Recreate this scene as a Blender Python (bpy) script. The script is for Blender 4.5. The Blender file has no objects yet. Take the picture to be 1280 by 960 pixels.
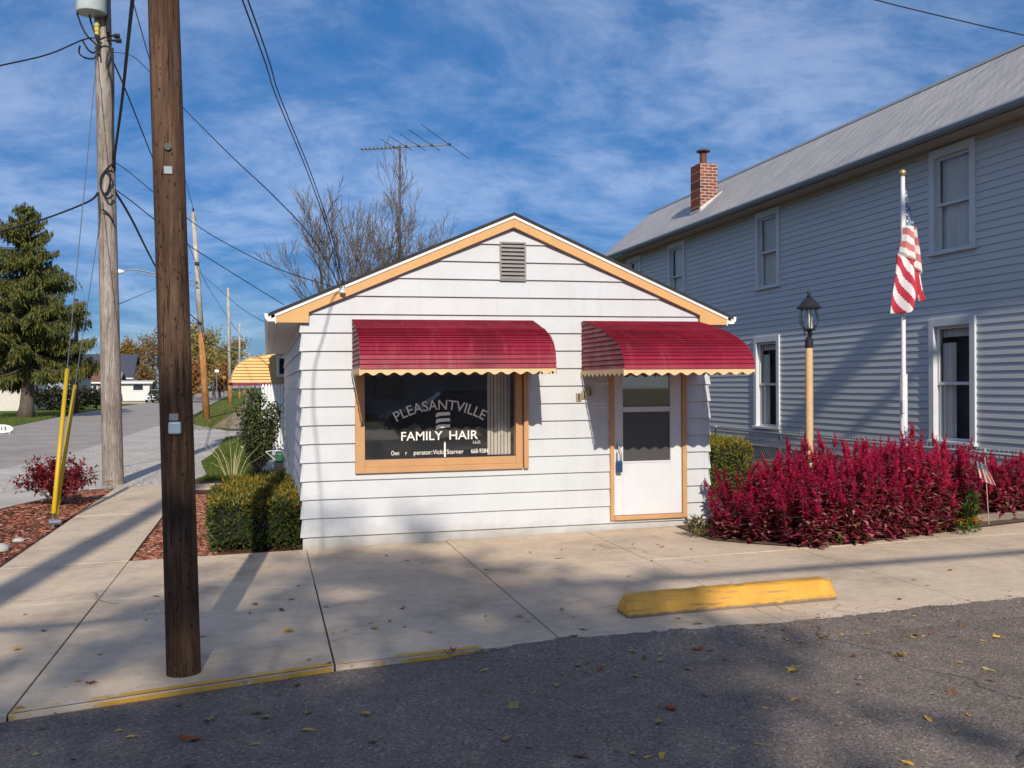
import bpy, math, random
from mathutils import Vector, Matrix, noise
R=math.radians
C=bpy.context.scene.collection
rng=random.Random(7)
# ------------------------------------------------------------------ survey
F,CX,CY=1220.0,640.0,482.0
TH=math.atan(307/F); RO=.0044; H=1.7; W=10.36
SUN,SKY,EXPO=4.15,.15,0.12
SKYTINT=(.40,.58,.72); CLOUD=(1.75,1.65,1.5)
st,ct,sr,cr=math.sin(TH),math.cos(TH),math.sin(RO),math.cos(RO)
def gz(x): return .02*max(-3.0,min(12.0,x))
def ray(u,v):
    a=(u-CX)/F; b=-(v-CY)/F
    a,b=a*cr+b*sr,b*cr-a*sr
    return Vector((st+a*ct,ct-a*st,b))
def PY(u,v,Y):
    d=ray(u,v); t=Y/d.y; return Vector((t*d.x,Y,H+t*d.z))
def PX(u,v,X):
    d=ray(u,v); t=X/d.x; return Vector((X,t*d.y,H+t*d.z))
def G(u,v):
    d=ray(u,v); t=(H)/(-d.z)
    for _ in range(12): t=(H-gz(t*d.x))/(-d.z)
    return Vector((t*d.x,t*d.y,H+t*d.z))
# ------------------------------------------------------------------ materials
def nmat(name):
    m=bpy.data.materials.new(name); m.use_nodes=True
    nt=m.node_tree; nt.nodes.clear()
    out=nt.nodes.new('ShaderNodeOutputMaterial'); b=nt.nodes.new('ShaderNodeBsdfPrincipled')
    nt.links.new(b.outputs[0],out.inputs[0])
    return m,nt,b,out
def N(nt,t,**k):
    n=nt.nodes.new(t)
    for a,v in k.items(): setattr(n,a,v)
    return n
def coords(nt,scale=(1,1,1),world=False,rot=(0,0,0)):
    mp=N(nt,'ShaderNodeMapping'); mp.inputs['Scale'].default_value=scale; mp.inputs['Rotation'].default_value=rot
    if world:
        g=N(nt,'ShaderNodeNewGeometry'); nt.links.new(g.outputs['Position'],mp.inputs[0])
    else:
        t=N(nt,'ShaderNodeTexCoord'); nt.links.new(t.outputs['Object'],mp.inputs[0])
    return mp.outputs[0]
def tex(nt,vec,scale,detail=4,rough=.55):
    n=N(nt,'ShaderNodeTexNoise'); n.inputs['Scale'].default_value=scale; n.inputs['Detail'].default_value=detail
    n.inputs['Roughness'].default_value=rough
    nt.links.new(vec,n.inputs['Vector']); return n.outputs['Fac']
def ramp(nt,fac,stops):
    r=N(nt,'ShaderNodeValToRGB'); e=r.color_ramp.elements
    while len(e)<len(stops): e.new(.5)
    for i,(p,c) in enumerate(stops):
        e[i].position=p; e[i].color=(*c,1) if len(c)==3 else c
    nt.links.new(fac,r.inputs[0]); return r.outputs[0]
def mix(nt,fac,a,b,mode='MIX'):
    n=N(nt,'ShaderNodeMix',data_type='RGBA',blend_type=mode)
    for s,v in ((0,fac),(6,a),(7,b)):
        if isinstance(v,(int,float)): n.inputs[s].default_value=v
        elif isinstance(v,tuple): n.inputs[s].default_value=(*v,1)
        else: nt.links.new(v,n.inputs[s])
    return n.outputs[2]
def math_(nt,op,a,b=0.0):
    n=N(nt,'ShaderNodeMath',operation=op)
    for i,v in enumerate((a,b)):
        if isinstance(v,(int,float)): n.inputs[i].default_value=v
        else: nt.links.new(v,n.inputs[i])
    return n.outputs[0]
def bump(nt,b,h,strength=.3,dist=.01):
    n=N(nt,'ShaderNodeBump'); n.inputs['Strength'].default_value=strength; n.inputs['Distance'].default_value=dist
    nt.links.new(h,n.inputs['Height']); nt.links.new(n.outputs[0],b.inputs['Normal'])
def sc(c,k): return tuple(min(1,x*k) for x in c)
def mat(name,c,rough=.6,var=.12,scale=6,stretch=(1,1,1),bmp=0,bscale=60,bdist=.003,metal=0,spec=.4,c2=None,fine=0,world=False):
    m,nt,b,out=nmat(name)
    v=coords(nt,stretch,world)
    f=tex(nt,v,scale,6,.62)
    col=ramp(nt,f,[(.28,sc(c,1-var) if c2 is None else c2),(.72,sc(c,1+var))])
    if fine:
        f2=tex(nt,v,scale*14,3,.6)
        col=mix(nt,1.0,col,ramp(nt,f2,[(.3,(1-fine,)*3),(.7,(1,)*3)]),'MULTIPLY')
    nt.links.new(col,b.inputs['Base Color'])
    b.inputs['Roughness'].default_value=rough; b.inputs['Metallic'].default_value=metal
    b.inputs['Specular IOR Level'].default_value=spec
    if bmp: bump(nt,b,tex(nt,v,bscale,4,.6),bmp,bdist)
    return m
def leafmat(name,stops,transl=.3,rough=.55):
    m,nt,b,out=nmat(name)
    g=N(nt,'ShaderNodeNewGeometry')
    n=len(stops)
    oi=N(nt,'ShaderNodeObjectInfo')
    col=ramp(nt,g.outputs['Random Per Island'],[(i/max(1,n-1),c) for i,c in enumerate(stops)])
    hv=N(nt,'ShaderNodeHueSaturation')
    nt.links.new(col,hv.inputs['Color'])
    nt.links.new(math_(nt,'ADD',math_(nt,'MULTIPLY',oi.outputs['Random'],.4),.8),hv.inputs['Value'])
    col=hv.outputs[0]
    nt.links.new(col,b.inputs['Base Color']); b.inputs['Roughness'].default_value=rough
    b.inputs['Specular IOR Level'].default_value=.3
    tr=N(nt,'ShaderNodeBsdfTranslucent'); nt.links.new(col,tr.inputs[0])
    mx=N(nt,'ShaderNodeMixShader'); mx.inputs[0].default_value=transl
    nt.links.new(b.outputs[0],mx.inputs[1]); nt.links.new(tr.outputs[0],mx.inputs[2]); nt.links.new(mx.outputs[0],out.inputs[0])
    return m
def glassmat(name,ior=1.6,tint=(.85,.9,.9),dust=0):
    m,nt,b,out=nmat(name)
    nt.nodes.remove(b)
    t=N(nt,'ShaderNodeBsdfTransparent'); t.inputs[0].default_value=(*tint,1)
    g=N(nt,'ShaderNodeBsdfGlossy'); g.inputs['Roughness'].default_value=.02
    ge=N(nt,'ShaderNodeNewGeometry'); d=N(nt,'ShaderNodeVectorMath',operation='DOT_PRODUCT'); nt.links.new(ge.outputs['Incoming'],d.inputs[0]); nt.links.new(ge.outputs['Normal'],d.inputs[1])
    c=math_(nt,'ABSOLUTE',d.outputs['Value']); f0=((ior-1)/(ior+1))**2
    fr=math_(nt,'ADD',math_(nt,'MULTIPLY',math_(nt,'POWER',math_(nt,'SUBTRACT',1.0,c),5.0),1-f0),f0)
    mx=N(nt,'ShaderNodeMixShader'); nt.links.new(fr,mx.inputs[0])
    ts=t.outputs[0]
    if dust:
        df=N(nt,'ShaderNodeBsdfDiffuse'); df.inputs[0].default_value=(.75,.74,.72,1); dm=N(nt,'ShaderNodeMixShader'); dm.inputs[0].default_value=dust
        nt.links.new(math_(nt,'MULTIPLY',tex(nt,coords(nt,(1,1,1)),3,5,.7),dust*2),dm.inputs[0]); nt.links.new(ts,dm.inputs[1]); nt.links.new(df.outputs[0],dm.inputs[2]); ts=dm.outputs[0]
    nt.links.new(ts,mx.inputs[1]); nt.links.new(g.outputs[0],mx.inputs[2]); nt.links.new(mx.outputs[0],out.inputs[0])
    return m
# ------------------------------------------------------------------ mesh builder
class MB:
    def __init__(s): s.v=[];s.f=[];s.m=[]
    def add(s,vs,fs,mi=0):
        o=len(s.v); s.v+= [tuple(p) for p in vs]
        for f in fs: s.f.append(tuple(i+o for i in f)); s.m.append(mi)
    def quad(s,a,b,c,d,mi=0): s.add([a,b,c,d],[(0,1,2,3)],mi)
    def box(s,x0,x1,y0,y1,z0,z1,mi=0):
        s.add([(x0,y0,z0),(x1,y0,z0),(x1,y1,z0),(x0,y1,z0),(x0,y0,z1),(x1,y0,z1),(x1,y1,z1),(x0,y1,z1)],
              [(3,2,1,0),(4,5,6,7),(0,1,5,4),(1,2,6,5),(2,3,7,6),(3,0,4,7)],mi)
    def prism(s,poly,y0,y1,ax='y',mi=0):
        # poly of (a,b) extruded along ax: y -> (a,y,b) ; x -> (x,a,b) ; z -> (a,b,z)
        fn={'y':lambda p,t:(p[0],t,p[1]),'x':lambda p,t:(t,p[0],p[1]),'z':lambda p,t:(p[0],p[1],t)}[ax]
        n=len(poly)
        vs=[fn(p,y0) for p in poly]+[fn(p,y1) for p in poly]
        fs=[tuple(range(n)),tuple(range(2*n-1,n-1,-1))]+[(i,i+n,(i+1)%n+n,(i+1)%n) for i in range(n)]
        s.add(vs,fs,mi)
    def tube(s,path,rad,n=8,cap=True,mi=0):
        P=[Vector(p) for p in path]; m=len(P)
        if isinstance(rad,(int,float)): rad=[rad]*m
        t=(P[1]-P[0]).normalized()
        up=Vector((0,0,1)) if abs(t.z)<.9 else Vector((1,0,0))
        u=t.cross(up).normalized(); vs=[]
        for i in range(m):
            tt=(P[min(i+1,m-1)]-P[max(i-1,0)])
            if tt.length<1e-9: tt=t
            t=tt.normalized(); u=(u-t*u.dot(t))
            if u.length<1e-6: u=t.orthogonal()
            u.normalize(); w=t.cross(u)
            for k in range(n):
                a=2*math.pi*k/n; vs.append(P[i]+(u*math.cos(a)+w*math.sin(a))*rad[i])
        fs=[(i*n+k,i*n+(k+1)%n,(i+1)*n+(k+1)%n,(i+1)*n+k) for i in range(m-1) for k in range(n)]
        if cap: fs+=[tuple(range(n-1,-1,-1)),tuple(range((m-1)*n,m*n))]
        s.add(vs,fs,mi)
    def lathe(s,prof,c,n=16,mi=0):
        s.tube([(c[0],c[1],c[2]+z) for r,z in prof],[max(r,1e-4) for r,z in prof],n,True,mi)
    def build(s,name,mats,parent=None,origin=None,smooth=False,xf=None):
        o=Vector(origin) if origin is not None else (ORI.get(parent.name,Vector()) if parent else Vector())
        me=bpy.data.meshes.new(name)
        vs=s.v if xf is None else [xf(p) for p in s.v]
        me.from_pydata([(p[0]-o.x,p[1]-o.y,p[2]-o.z) for p in vs],[],s.f)
        if not isinstance(mats,(list,tuple)): mats=[mats]
        for m in mats: me.materials.append(m)
        if len(mats)>1: me.polygons.foreach_set('material_index',s.m)
        if smooth: me.polygons.foreach_set('use_smooth',[True]*len(s.f))
        me.update()
        ob=bpy.data.objects.new(name,me); C.objects.link(ob)
        if parent: ob.parent=parent
        else: ob.location=o
        ORI[ob.name]=o
        return ob
ORI={}
def bev(o,w=.006,seg=2,ang=40):
    m=o.modifiers.new('bevel','BEVEL'); m.width=w; m.segments=seg; m.limit_method='ANGLE'; m.angle_limit=R(ang); return o
def autosmooth(o,ang=35):
    o.data.polygons.foreach_set('use_smooth',[True]*len(o.data.polygons))
    try: o.data.set_sharp_from_angle(angle=R(ang))
    except Exception: pass
    return o
def tag(o,label=None,cat=None,group=None,kind=None):
    if label: o['label']=label
    if cat: o['category']=cat
    if group: o['group']=group
    if kind: o['kind']=kind
    return o
def thing(name,loc,label,cat,group=None):
    o=bpy.data.objects.new(name,None); C.objects.link(o); o.location=loc; o.empty_display_size=.2
    ORI[o.name]=Vector(loc); return tag(o,label,cat,group)
def kids(o): return [c for c in bpy.data.objects if c.parent==o]
def copy_tree(o,loc=None,rotz=None,scale=None,label=None,group=None,tilt=None):
    c=o.copy(); C.objects.link(c)
    for ch in KID.get(o.name,None) or kids(o):
        d=ch.copy(); C.objects.link(d); d.parent=c
        for g in kids(ch):
            e=g.copy(); C.objects.link(e); e.parent=d
    if loc is not None: c.location=loc
    if rotz is not None: c.rotation_euler=(tilt[0],tilt[1],rotz) if tilt else (0,0,rotz)
    if scale is not None: c.scale=scale
    if label: c['label']=label
    if group: c['group']=group
    return c
KID={}
def clip(poly,ax,val,keep_less):
    out=[]
    for i in range(len(poly)):
        a,b=poly[i],poly[(i+1)%len(poly)]
        ia=(a[ax]<=val)==keep_less or a[ax]==val; ib=(b[ax]<=val)==keep_less or b[ax]==val
        if ia: out.append(a)
        if ia!=ib:
            t=(val-a[ax])/(b[ax]-a[ax]); out.append((a[0]+t*(b[0]-a[0]),a[1]+t*(b[1]-a[1])))
    return out
def sheet(mb,poly,dz,mi=0,thick=0):
    for lo,hi in ((-1e5,-3),(-3,12),(12,1e5)):
        p=clip(clip(poly,0,lo,False),0,hi,True)
        if len(p)<3: continue
        a=sum(p[i][0]*p[(i+1)%len(p)][1]-p[(i+1)%len(p)][0]*p[i][1] for i in range(len(p)))
        if abs(a)<1e-6: continue
        if a<0: p=p[::-1]
        n=len(p)
        vs=[(x,y,gz(x)+dz) for x,y in p]
        if not thick: mb.add(vs,[tuple(range(n))],mi)
        else:
            vs+= [(x,y,gz(x)+dz-thick) for x,y in p]
            mb.add(vs,[tuple(range(n)),tuple(range(2*n-1,n-1,-1))]+[((i+1)%n,i,i+n,(i+1)%n+n) for i in range(n)],mi)
# ------------------------------------------------------------------ camera, world, sun
sc_=bpy.context.scene
cam=bpy.data.cameras.new('camera'); co=bpy.data.objects.new('camera',cam); C.objects.link(co)
cam.sensor_width=36; cam.lens=F/1280*36; cam.shift_y=2/1280; cam.clip_end=5000; cam.clip_start=.05
fw=Vector((st,ct,0)); rt=Vector((ct,-st,0)); up=Vector((0,0,1))
X_=rt*cr-up*sr; Y_=rt*sr+up*cr
co.matrix_world=Matrix(((X_.x,Y_.x,-fw.x,0),(X_.y,Y_.y,-fw.y,0),(X_.z,Y_.z,-fw.z,H),(0,0,0,1)))
sc_.camera=co
AZ,EL=R(6.4),R(31.0)
sd=Vector((math.sin(AZ)*math.cos(EL),math.cos(AZ)*math.cos(EL),-math.sin(EL)))
sl=bpy.data.lights.new('sun','SUN'); sl.energy=SUN; sl.angle=R(.6); sl.color=(1,.91,.78)
so=bpy.data.objects.new('sun',sl); C.objects.link(so); so.location=(0,-20,30)
so.rotation_euler=sd.to_track_quat('-Z','Y').to_euler()
w=bpy.data.worlds.new('World'); sc_.world=w; w.use_nodes=True; nt=w.node_tree; nt.nodes.clear()
wo=N(nt,'ShaderNodeOutputWorld'); bg=N(nt,'ShaderNodeBackground'); bg.inputs[1].default_value=SKY
sky=N(nt,'ShaderNodeTexSky',sky_type='NISHITA'); sky.sun_disc=False; sky.sun_elevation=EL
sky.sun_rotation=math.atan2(-sd.x,-sd.y); sky.air_density=1.0; sky.dust_density=.3; sky.ozone_density=3.0; sky.altitude=300
tc=N(nt,'ShaderNodeTexCoord')
sep=N(nt,'ShaderNodeSeparateXYZ'); nt.links.new(tc.outputs['Generated'],sep.inputs[0])
zc=math_(nt,'ADD',math_(nt,'MAXIMUM',sep.outputs[2],0.0),.26)
cmb=N(nt,'ShaderNodeCombineXYZ')
nt.links.new(math_(nt,'DIVIDE',sep.outputs[0],zc),cmb.inputs[0]); nt.links.new(math_(nt,'DIVIDE',sep.outputs[1],zc),cmb.inputs[1])
mp=N(nt,'ShaderNodeMapping'); mp.inputs['Rotation'].default_value=(0,0,R(35)); mp.inputs['Scale'].default_value=(1.0,1.3,1); mp.inputs['Location'].default_value=(3.4,1.7,0)
nt.links.new(cmb.outputs[0],mp.inputs[0])
wn=N(nt,'ShaderNodeTexNoise'); wn.inputs['Scale'].default_value=1.1; nt.links.new(mp.outputs[0],wn.inputs['Vector'])
dv=N(nt,'ShaderNodeVectorMath',operation='MULTIPLY_ADD'); dv.inputs[1].default_value=(.5,.5,0)
nt.links.new(wn.outputs['Color'],dv.inputs[0]); nt.links.new(mp.outputs[0],dv.inputs[2])
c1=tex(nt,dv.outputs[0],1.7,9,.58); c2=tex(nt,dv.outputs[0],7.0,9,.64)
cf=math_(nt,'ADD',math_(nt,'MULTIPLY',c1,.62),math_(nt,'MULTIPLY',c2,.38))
cf=math_(nt,'ADD',cf,math_(nt,'MULTIPLY',math_(nt,'MAXIMUM',math_(nt,'SUBTRACT',.15,sep.outputs[1]),0.0),.42))  # extra cloud added behind the camera to whiten the fill light
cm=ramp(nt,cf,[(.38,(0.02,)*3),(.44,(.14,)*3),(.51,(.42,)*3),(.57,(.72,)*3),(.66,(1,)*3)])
tint=mix(nt,1.0,sky.outputs[0],ramp(nt,sep.outputs[2],[(0,(.115,.20,.36)),(.12,(.145,.25,.40)),(.30,(.26,.40,.54)),(.52,SKYTINT)]),'MULTIPLY')
hs=N(nt,'ShaderNodeHueSaturation'); hs.inputs['Saturation'].default_value=1.08; nt.links.new(tint,hs.inputs['Color'])
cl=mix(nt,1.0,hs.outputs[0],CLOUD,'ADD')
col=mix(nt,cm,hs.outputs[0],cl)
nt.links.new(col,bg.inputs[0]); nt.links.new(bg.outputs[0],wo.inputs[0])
vs_=sc_.view_settings; sc_.display_settings.display_device='sRGB'; vs_.view_transform='Standard'; vs_.look='None'; vs_.exposure=EXPO; vs_.gamma=1; vs_.use_curve_mapping=False
sc_.cycles.max_bounces=6; sc_.cycles.transparent_max_bounces=16; sc_.cycles.use_denoising=True
sc_.cycles.caustics_reflective=False; sc_.cycles.caustics_refractive=False
# ------------------------------------------------------------------ ground surfaces
def asphalt(name,c,speck=.5):
    m,nt,b,out=nmat(name)
    v=coords(nt,(1,1,1),True)
    big=tex(nt,v,.55,6,.65)
    col=ramp(nt,big,[(.3,sc(c,.78)),(.7,sc(c,1.15))])
    vo=N(nt,'ShaderNodeTexVoronoi'); vo.inputs['Scale'].default_value=95; nt.links.new(v,vo.inputs['Vector'])
    sp=N(nt,'ShaderNodeSeparateColor'); nt.links.new(vo.outputs['Color'],sp.inputs[0])
    col=mix(nt,1.0,col,ramp(nt,sp.outputs[0],[(.0,(1-speck,)*3),(.6,(1,)*3),(.9,(1.0,)*3),(1.0,(1+speck*1.6,)*3)]),'MULTIPLY')
    f3=tex(nt,v,5,5,.7)
    col=mix(nt,1.0,col,ramp(nt,f3,[(.35,(.8,)*3),(.6,(1,)*3)]),'MULTIPLY')
    vc=N(nt,'ShaderNodeTexVoronoi',feature='DISTANCE_TO_EDGE'); vc.inputs['Scale'].default_value=.42
    wv_=N(nt,'ShaderNodeVectorMath',operation='MULTIPLY_ADD'); wv_.inputs[1].default_value=(.5,.5,0); ns=N(nt,'ShaderNodeTexNoise'); ns.inputs['Scale'].default_value=2.2; ns.inputs['Detail'].default_value=6; nt.links.new(v,ns.inputs['Vector']); nt.links.new(ns.outputs['Color'],wv_.inputs[0]); nt.links.new(v,wv_.inputs[2]); nt.links.new(wv_.outputs[0],vc.inputs['Vector'])
    ck=math_(nt,'ADD',vc.outputs['Distance'],math_(nt,'MULTIPLY',math_(nt,'GREATER_THAN',tex(nt,v,.7,2,.5),.5),.1))
    col=mix(nt,1.0,col,ramp(nt,ck,[(.0,(.45,)*3),(.006,(1,)*3)]),'MULTIPLY')
    st_=tex(nt,v,1.6,5,.75); col=mix(nt,1.0,col,ramp(nt,st_,[(.62,(1,)*3),(.72,(.66,)*3)]),'MULTIPLY')
    nt.links.new(col,b.inputs['Base Color']); b.inputs['Roughness'].default_value=.85; b.inputs['Specular IOR Level'].default_value=.25
    bump(nt,b,vo.outputs['Distance'],.5,.004)
    return m
M_asph=asphalt('asphalt',(.235,.192,.163))
M_street=asphalt('street_asphalt',(.40,.35,.315),.2)
def concrete(name,c,stain=.22):
    m,nt,b,out=nmat(name)
    v=coords(nt,(1,1,1),True)
    col=ramp(nt,tex(nt,v,.9,7,.66),[(.3,sc(c,1-stain*1.5)),(.5,c),(.72,sc(c,1.12))])
    col=mix(nt,1.0,col,ramp(nt,tex(nt,v,9,6,.7),[(.3,(.84,.82,.79)),(.6,(1,1,1))]),'MULTIPLY')
    col=mix(nt,1.0,col,ramp(nt,tex(nt,v,140,3,.6),[(.3,(.84,)*3),(.65,(1.04,)*3)]),'MULTIPLY')
    vo=N(nt,'ShaderNodeTexVoronoi'); vo.inputs['Scale'].default_value=4.2; nt.links.new(v,vo.inputs['Vector'])
    col=mix(nt,1.0,col,ramp(nt,vo.outputs['Distance'],[(.0,(.45,.42,.38)),(.035,(.75,.73,.7)),(.06,(1,1,1))]),'MULTIPLY')
    vc=N(nt,'ShaderNodeTexVoronoi',feature='DISTANCE_TO_EDGE'); vc.inputs['Scale'].default_value=.5
    wv_=N(nt,'ShaderNodeVectorMath',operation='MULTIPLY_ADD'); wv_.inputs[1].default_value=(.6,.6,0); ns=N(nt,'ShaderNodeTexNoise'); ns.inputs['Scale'].default_value=1.8; ns.inputs['Detail'].default_value=7; nt.links.new(v,ns.inputs['Vector']); nt.links.new(ns.outputs['Color'],wv_.inputs[0]); nt.links.new(v,wv_.inputs[2]); nt.links.new(wv_.outputs[0],vc.inputs['Vector'])
    ck=math_(nt,'ADD',vc.outputs['Distance'],math_(nt,'MULTIPLY',math_(nt,'LESS_THAN',tex(nt,v,.45,2,.5),.56),.1))
    col=mix(nt,1.0,col,ramp(nt,ck,[(.0,(.5,.47,.44)),(.0045,(1,)*3)]),'MULTIPLY')
    col=mix(nt,1.0,col,ramp(nt,tex(nt,v,2.6,6,.75),[(.60,(1,)*3),(.72,(.74,.71,.67))]),'MULTIPLY')
    nt.links.new(col,b.inputs['Base Color']); b.inputs['Roughness'].default_value=.85; b.inputs['Specular IOR Level'].default_value=.25
    bump(nt,b,tex(nt,v,90,4,.7),.25,.003)
    return m
M_conc=concrete('concrete',(.65,.52,.39)); M_edge=concrete('trowelled_concrete',(.65,.525,.395),.2)
M_joint=mat('joint_gap',(.045,.04,.036),.95)
M_yel=mat('worn_yellow_kerb_paint',(.60,.33,.045),.8,.25,5,c2=(.38,.27,.13),world=True)
M_dirt=mat('bare_earth',(.14,.10,.065),.95,.3,3,bmp=.5,bscale=40,bdist=.02,world=True,fine=.3)
def grassmat(name,a,b_,c,scale=1.2):
    m,nt,b,out=nmat(name); v=coords(nt,(1,1,1),True)
    col=ramp(nt,tex(nt,v,scale,6,.7),[(.3,a),(.52,b_),(.75,c)])
    col=mix(nt,1.0,col,ramp(nt,tex(nt,v,25,5,.7),[(.3,(.55,)*3),(.7,(1.15,)*3)]),'MULTIPLY')
    nt.links.new(col,b.inputs['Base Color']); b.inputs['Roughness'].default_value=.9; b.inputs['Specular IOR Level'].default_value=.1
    bump(nt,b,tex(nt,v,45,5,.7),.8,.04); return m
M_grass=grassmat('lawn_grass',(.08,.12,.02),(.13,.18,.03),(.27,.23,.07),.45)
M_verge=grassmat('worn_verge_grass',(.10,.11,.025),(.20,.18,.05),(.34,.24,.09),.5)
M_field=grassmat('field_grass',(.06,.075,.02),(.09,.10,.03),(.15,.12,.05),.08)
M_path=mat('dirt_path',(.34,.245,.175),.95,.2,1.5,world=True,bmp=.3)
def gravelmat():
    m,nt,b,out=nmat('gravel'); v=coords(nt,(1,1,1),True)
    vo=N(nt,'ShaderNodeTexVoronoi'); vo.inputs['Scale'].default_value=48; nt.links.new(v,vo.inputs['Vector'])
    sp=N(nt,'ShaderNodeSeparateColor'); nt.links.new(vo.outputs['Color'],sp.inputs[0])
    col=ramp(nt,sp.outputs[0],[(0,(.42,.385,.35)),(.5,(.51,.47,.43)),(1,(.62,.575,.53))])
    col=mix(nt,1.0,col,ramp(nt,tex(nt,v,.5,5,.7),[(.3,(.72,.7,.68)),(.7,(1.05,)*3)]),'MULTIPLY')
    nt.links.new(col,b.inputs['Base Color']); b.inputs['Roughness'].default_value=.95
    bump(nt,b,vo.outputs['Distance'],.35,.012); return m
M_gravel=gravelmat()
M_mulch=mat('red_wood_mulch',(.30,.105,.055),.95,.4,9,c2=(.085,.03,.02),bmp=1,bscale=55,bdist=.03,world=True,fine=.5)
M_mulch_shade=mat('shaded_wood_mulch',(.13,.045,.03),.95,.5,5,c2=(.03,.015,.012),bmp=1,bscale=55,bdist=.03,world=True,fine=.5)  # darker copy of the red mulch, shade over the bed put into colour
def struct(name,mb,m,**k): return tag(mb.build(name,m,None,(0,0,0),**k),kind='structure')
mb=MB(); sheet(mb,[(-900,-400),(900,-400),(900,1500),(-900,1500)],-.06); struct('ground',mb,M_field)
# front road with an uneven edge against the sidewalk
edge=[(-40,-2.0),(-12,1.5),(-6,3.6),(-3.6,4.8),(-2.6,5.28),(-1.4,5.63),(.44,6.0),(1.0,6.04),(1.85,6.1),(3.3,6.0),(4.3,6.03),(5.4,6.06),(8,6.15),(14,6.4),(60,8)]
def rough(poly,step,amp,seed,x0=-1e9):
    out=[]
    for a,b in zip(poly,poly[1:]):
        n=max(1,min(400,int(math.dist(a,b)/step)))
        for i in range(n):
            t=i/n; x=a[0]+t*(b[0]-a[0]); y=a[1]+t*(b[1]-a[1])
            if x>x0 and x<14: y+=amp*noise.noise((x*7,seed,0))+amp*.6*noise.noise((x*23,seed,3))
            out.append((x,y))
    return out+[poly[-1]]
cut0=lambda x:next(a[1]+(x-a[0])/(b[0]-a[0])*(b[1]-a[1]) for a,b in zip(edge,edge[1:]) if a[0]<=x<=b[0])
mb=MB(); sheet(mb,rough([(x,y+(.035 if x>1.2 else 0)) for x,y in edge],.04,.035,1.3,1.0)+[(60,-16),(-40,-16)],-.034)
feather=rough([(1.0,cut0(1.0)+.0)]+[(x,y+.03) for x,y in edge if 1.2<x<20],.025,.045,4.4,1.05)
for p,q in zip(feather,feather[1:]):
    a,b_=gz(p[0]),gz(q[0]); k1,k2=[.0395*(1-min(1,max(0,(u[0]-1.0)/.6))) for u in (p,q)]; mb.quad((p[0],cut0(p[0])-.3,a-.0335),(q[0],cut0(q[0])-.3,b_-.0335),(q[0],max(q[1],cut0(q[0])-.2)-k2,b_+.006-k2),(p[0],max(p[1],cut0(p[0])-.2)-k1,a+.006-k1))
struct('road',mb,M_asph)
# sidewalk slabs
cut=lambda x:next(a[1]+(x-a[0])/(b[0]-a[0])*(b[1]-a[1]) for a,b in zip(edge,edge[1:]) if a[0]<=x<=b[0])
def slab(mb,poly,gap=.006,rim=.045):
    cx=sum(p[0] for p in poly)/len(poly); cy=sum(p[1] for p in poly)/len(poly)
    # inset along both axes
    def inset(P,d):
        n=len(P); out=[]
        for i in range(n):
            a,b,c=Vector(P[i-1]),Vector(P[i]),Vector(P[(i+1)%n])
            e1=(b-a).normalized(); e2=(c-b).normalized()
            n1=Vector((-e1.y,e1.x)); n2=Vector((-e2.y,e2.x)); k=1+n1.dot(n2)
            out.append(tuple(b+(n1+n2)*(d/max(k,.3))))
        return out
    A=inset(poly,gap); A2=inset(poly,gap+.003); B=inset(poly,gap+rim)
    n=len(poly)
    z=lambda p,dz:(p[0],p[1],gz(p[0])+dz)
    j=rng.uniform(-.003,.003)
    vs=[z(p,-.12) for p in A]+[z(p,-.002+j) for p in A]+[z(p,j) for p in A2]+[z(p,j) for p in B]
    for r_ in range(3):
        mb.add([vs[r_*n+i] for i in range(n)]+[vs[(r_+1)*n+i] for i in range(n)],[(i,(i+1)%n,n+(i+1)%n,n+i) for i in range(n)],0 if r_==0 else 1)
    mb.add(vs[3*n:],[tuple(range(n))],0)
xs=[-1.335,.395,1.86,3.45,5.02,6.6,8.2,9.8,11.4,12]
def front_band(x0,x1,y0,y1):
    lo=[(x,cut(x) if y0 is None else y0) for x in ([x0]+[e[0] for e in edge if x0<e[0]<x1]+[x1])]
    return lo+[(x1,y1),(x0,y1)]
mb=MB()
for x0,x1 in zip(xs,xs[1:]):
    slab(mb,front_band(x0,x1,None,8.52),.006 if x0<4 else .004)
    slab(mb,[(x0,8.52),(x1,8.52),(x1,10.36),(x0,10.36)],.004)
ys=[10.35,12.3,14.3,16.3,18.35]
slab(mb,[(-2.6,cut(-2.6)),(-1.335,cut(-1.335)),(-1.335,8.52),(-2.52,8.52)],.006)
slab(mb,[(-2.52,8.52),(-1.335,8.52),(-1.335,10.35),(-2.52,10.35)],.004)
xr=lambda y:-1.335-.055*(y-10.35)/8; xl=lambda y:-2.52-.04*(y-10.35)/8
for y0,y1 in zip(ys,ys[1:]): slab(mb,[(xl(y0),y0),(xr(y0),y0),(xr(y1),y1),(xl(y1),y1)],.003,.02)
struct('sidewalk',mb,[M_conc,M_edge])
mb=MB(); sheet(mb,[(-2.6,5.3),(-1.4,5.66),(.44,6.03),(1.85,6.13),(5.4,6.1),(12,6.3),(12,10.4),(-1.3,10.4),(-1.4,18.3),(-2.55,18.3)],-.022); struct('sidewalk_bed',mb,M_joint)
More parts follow.
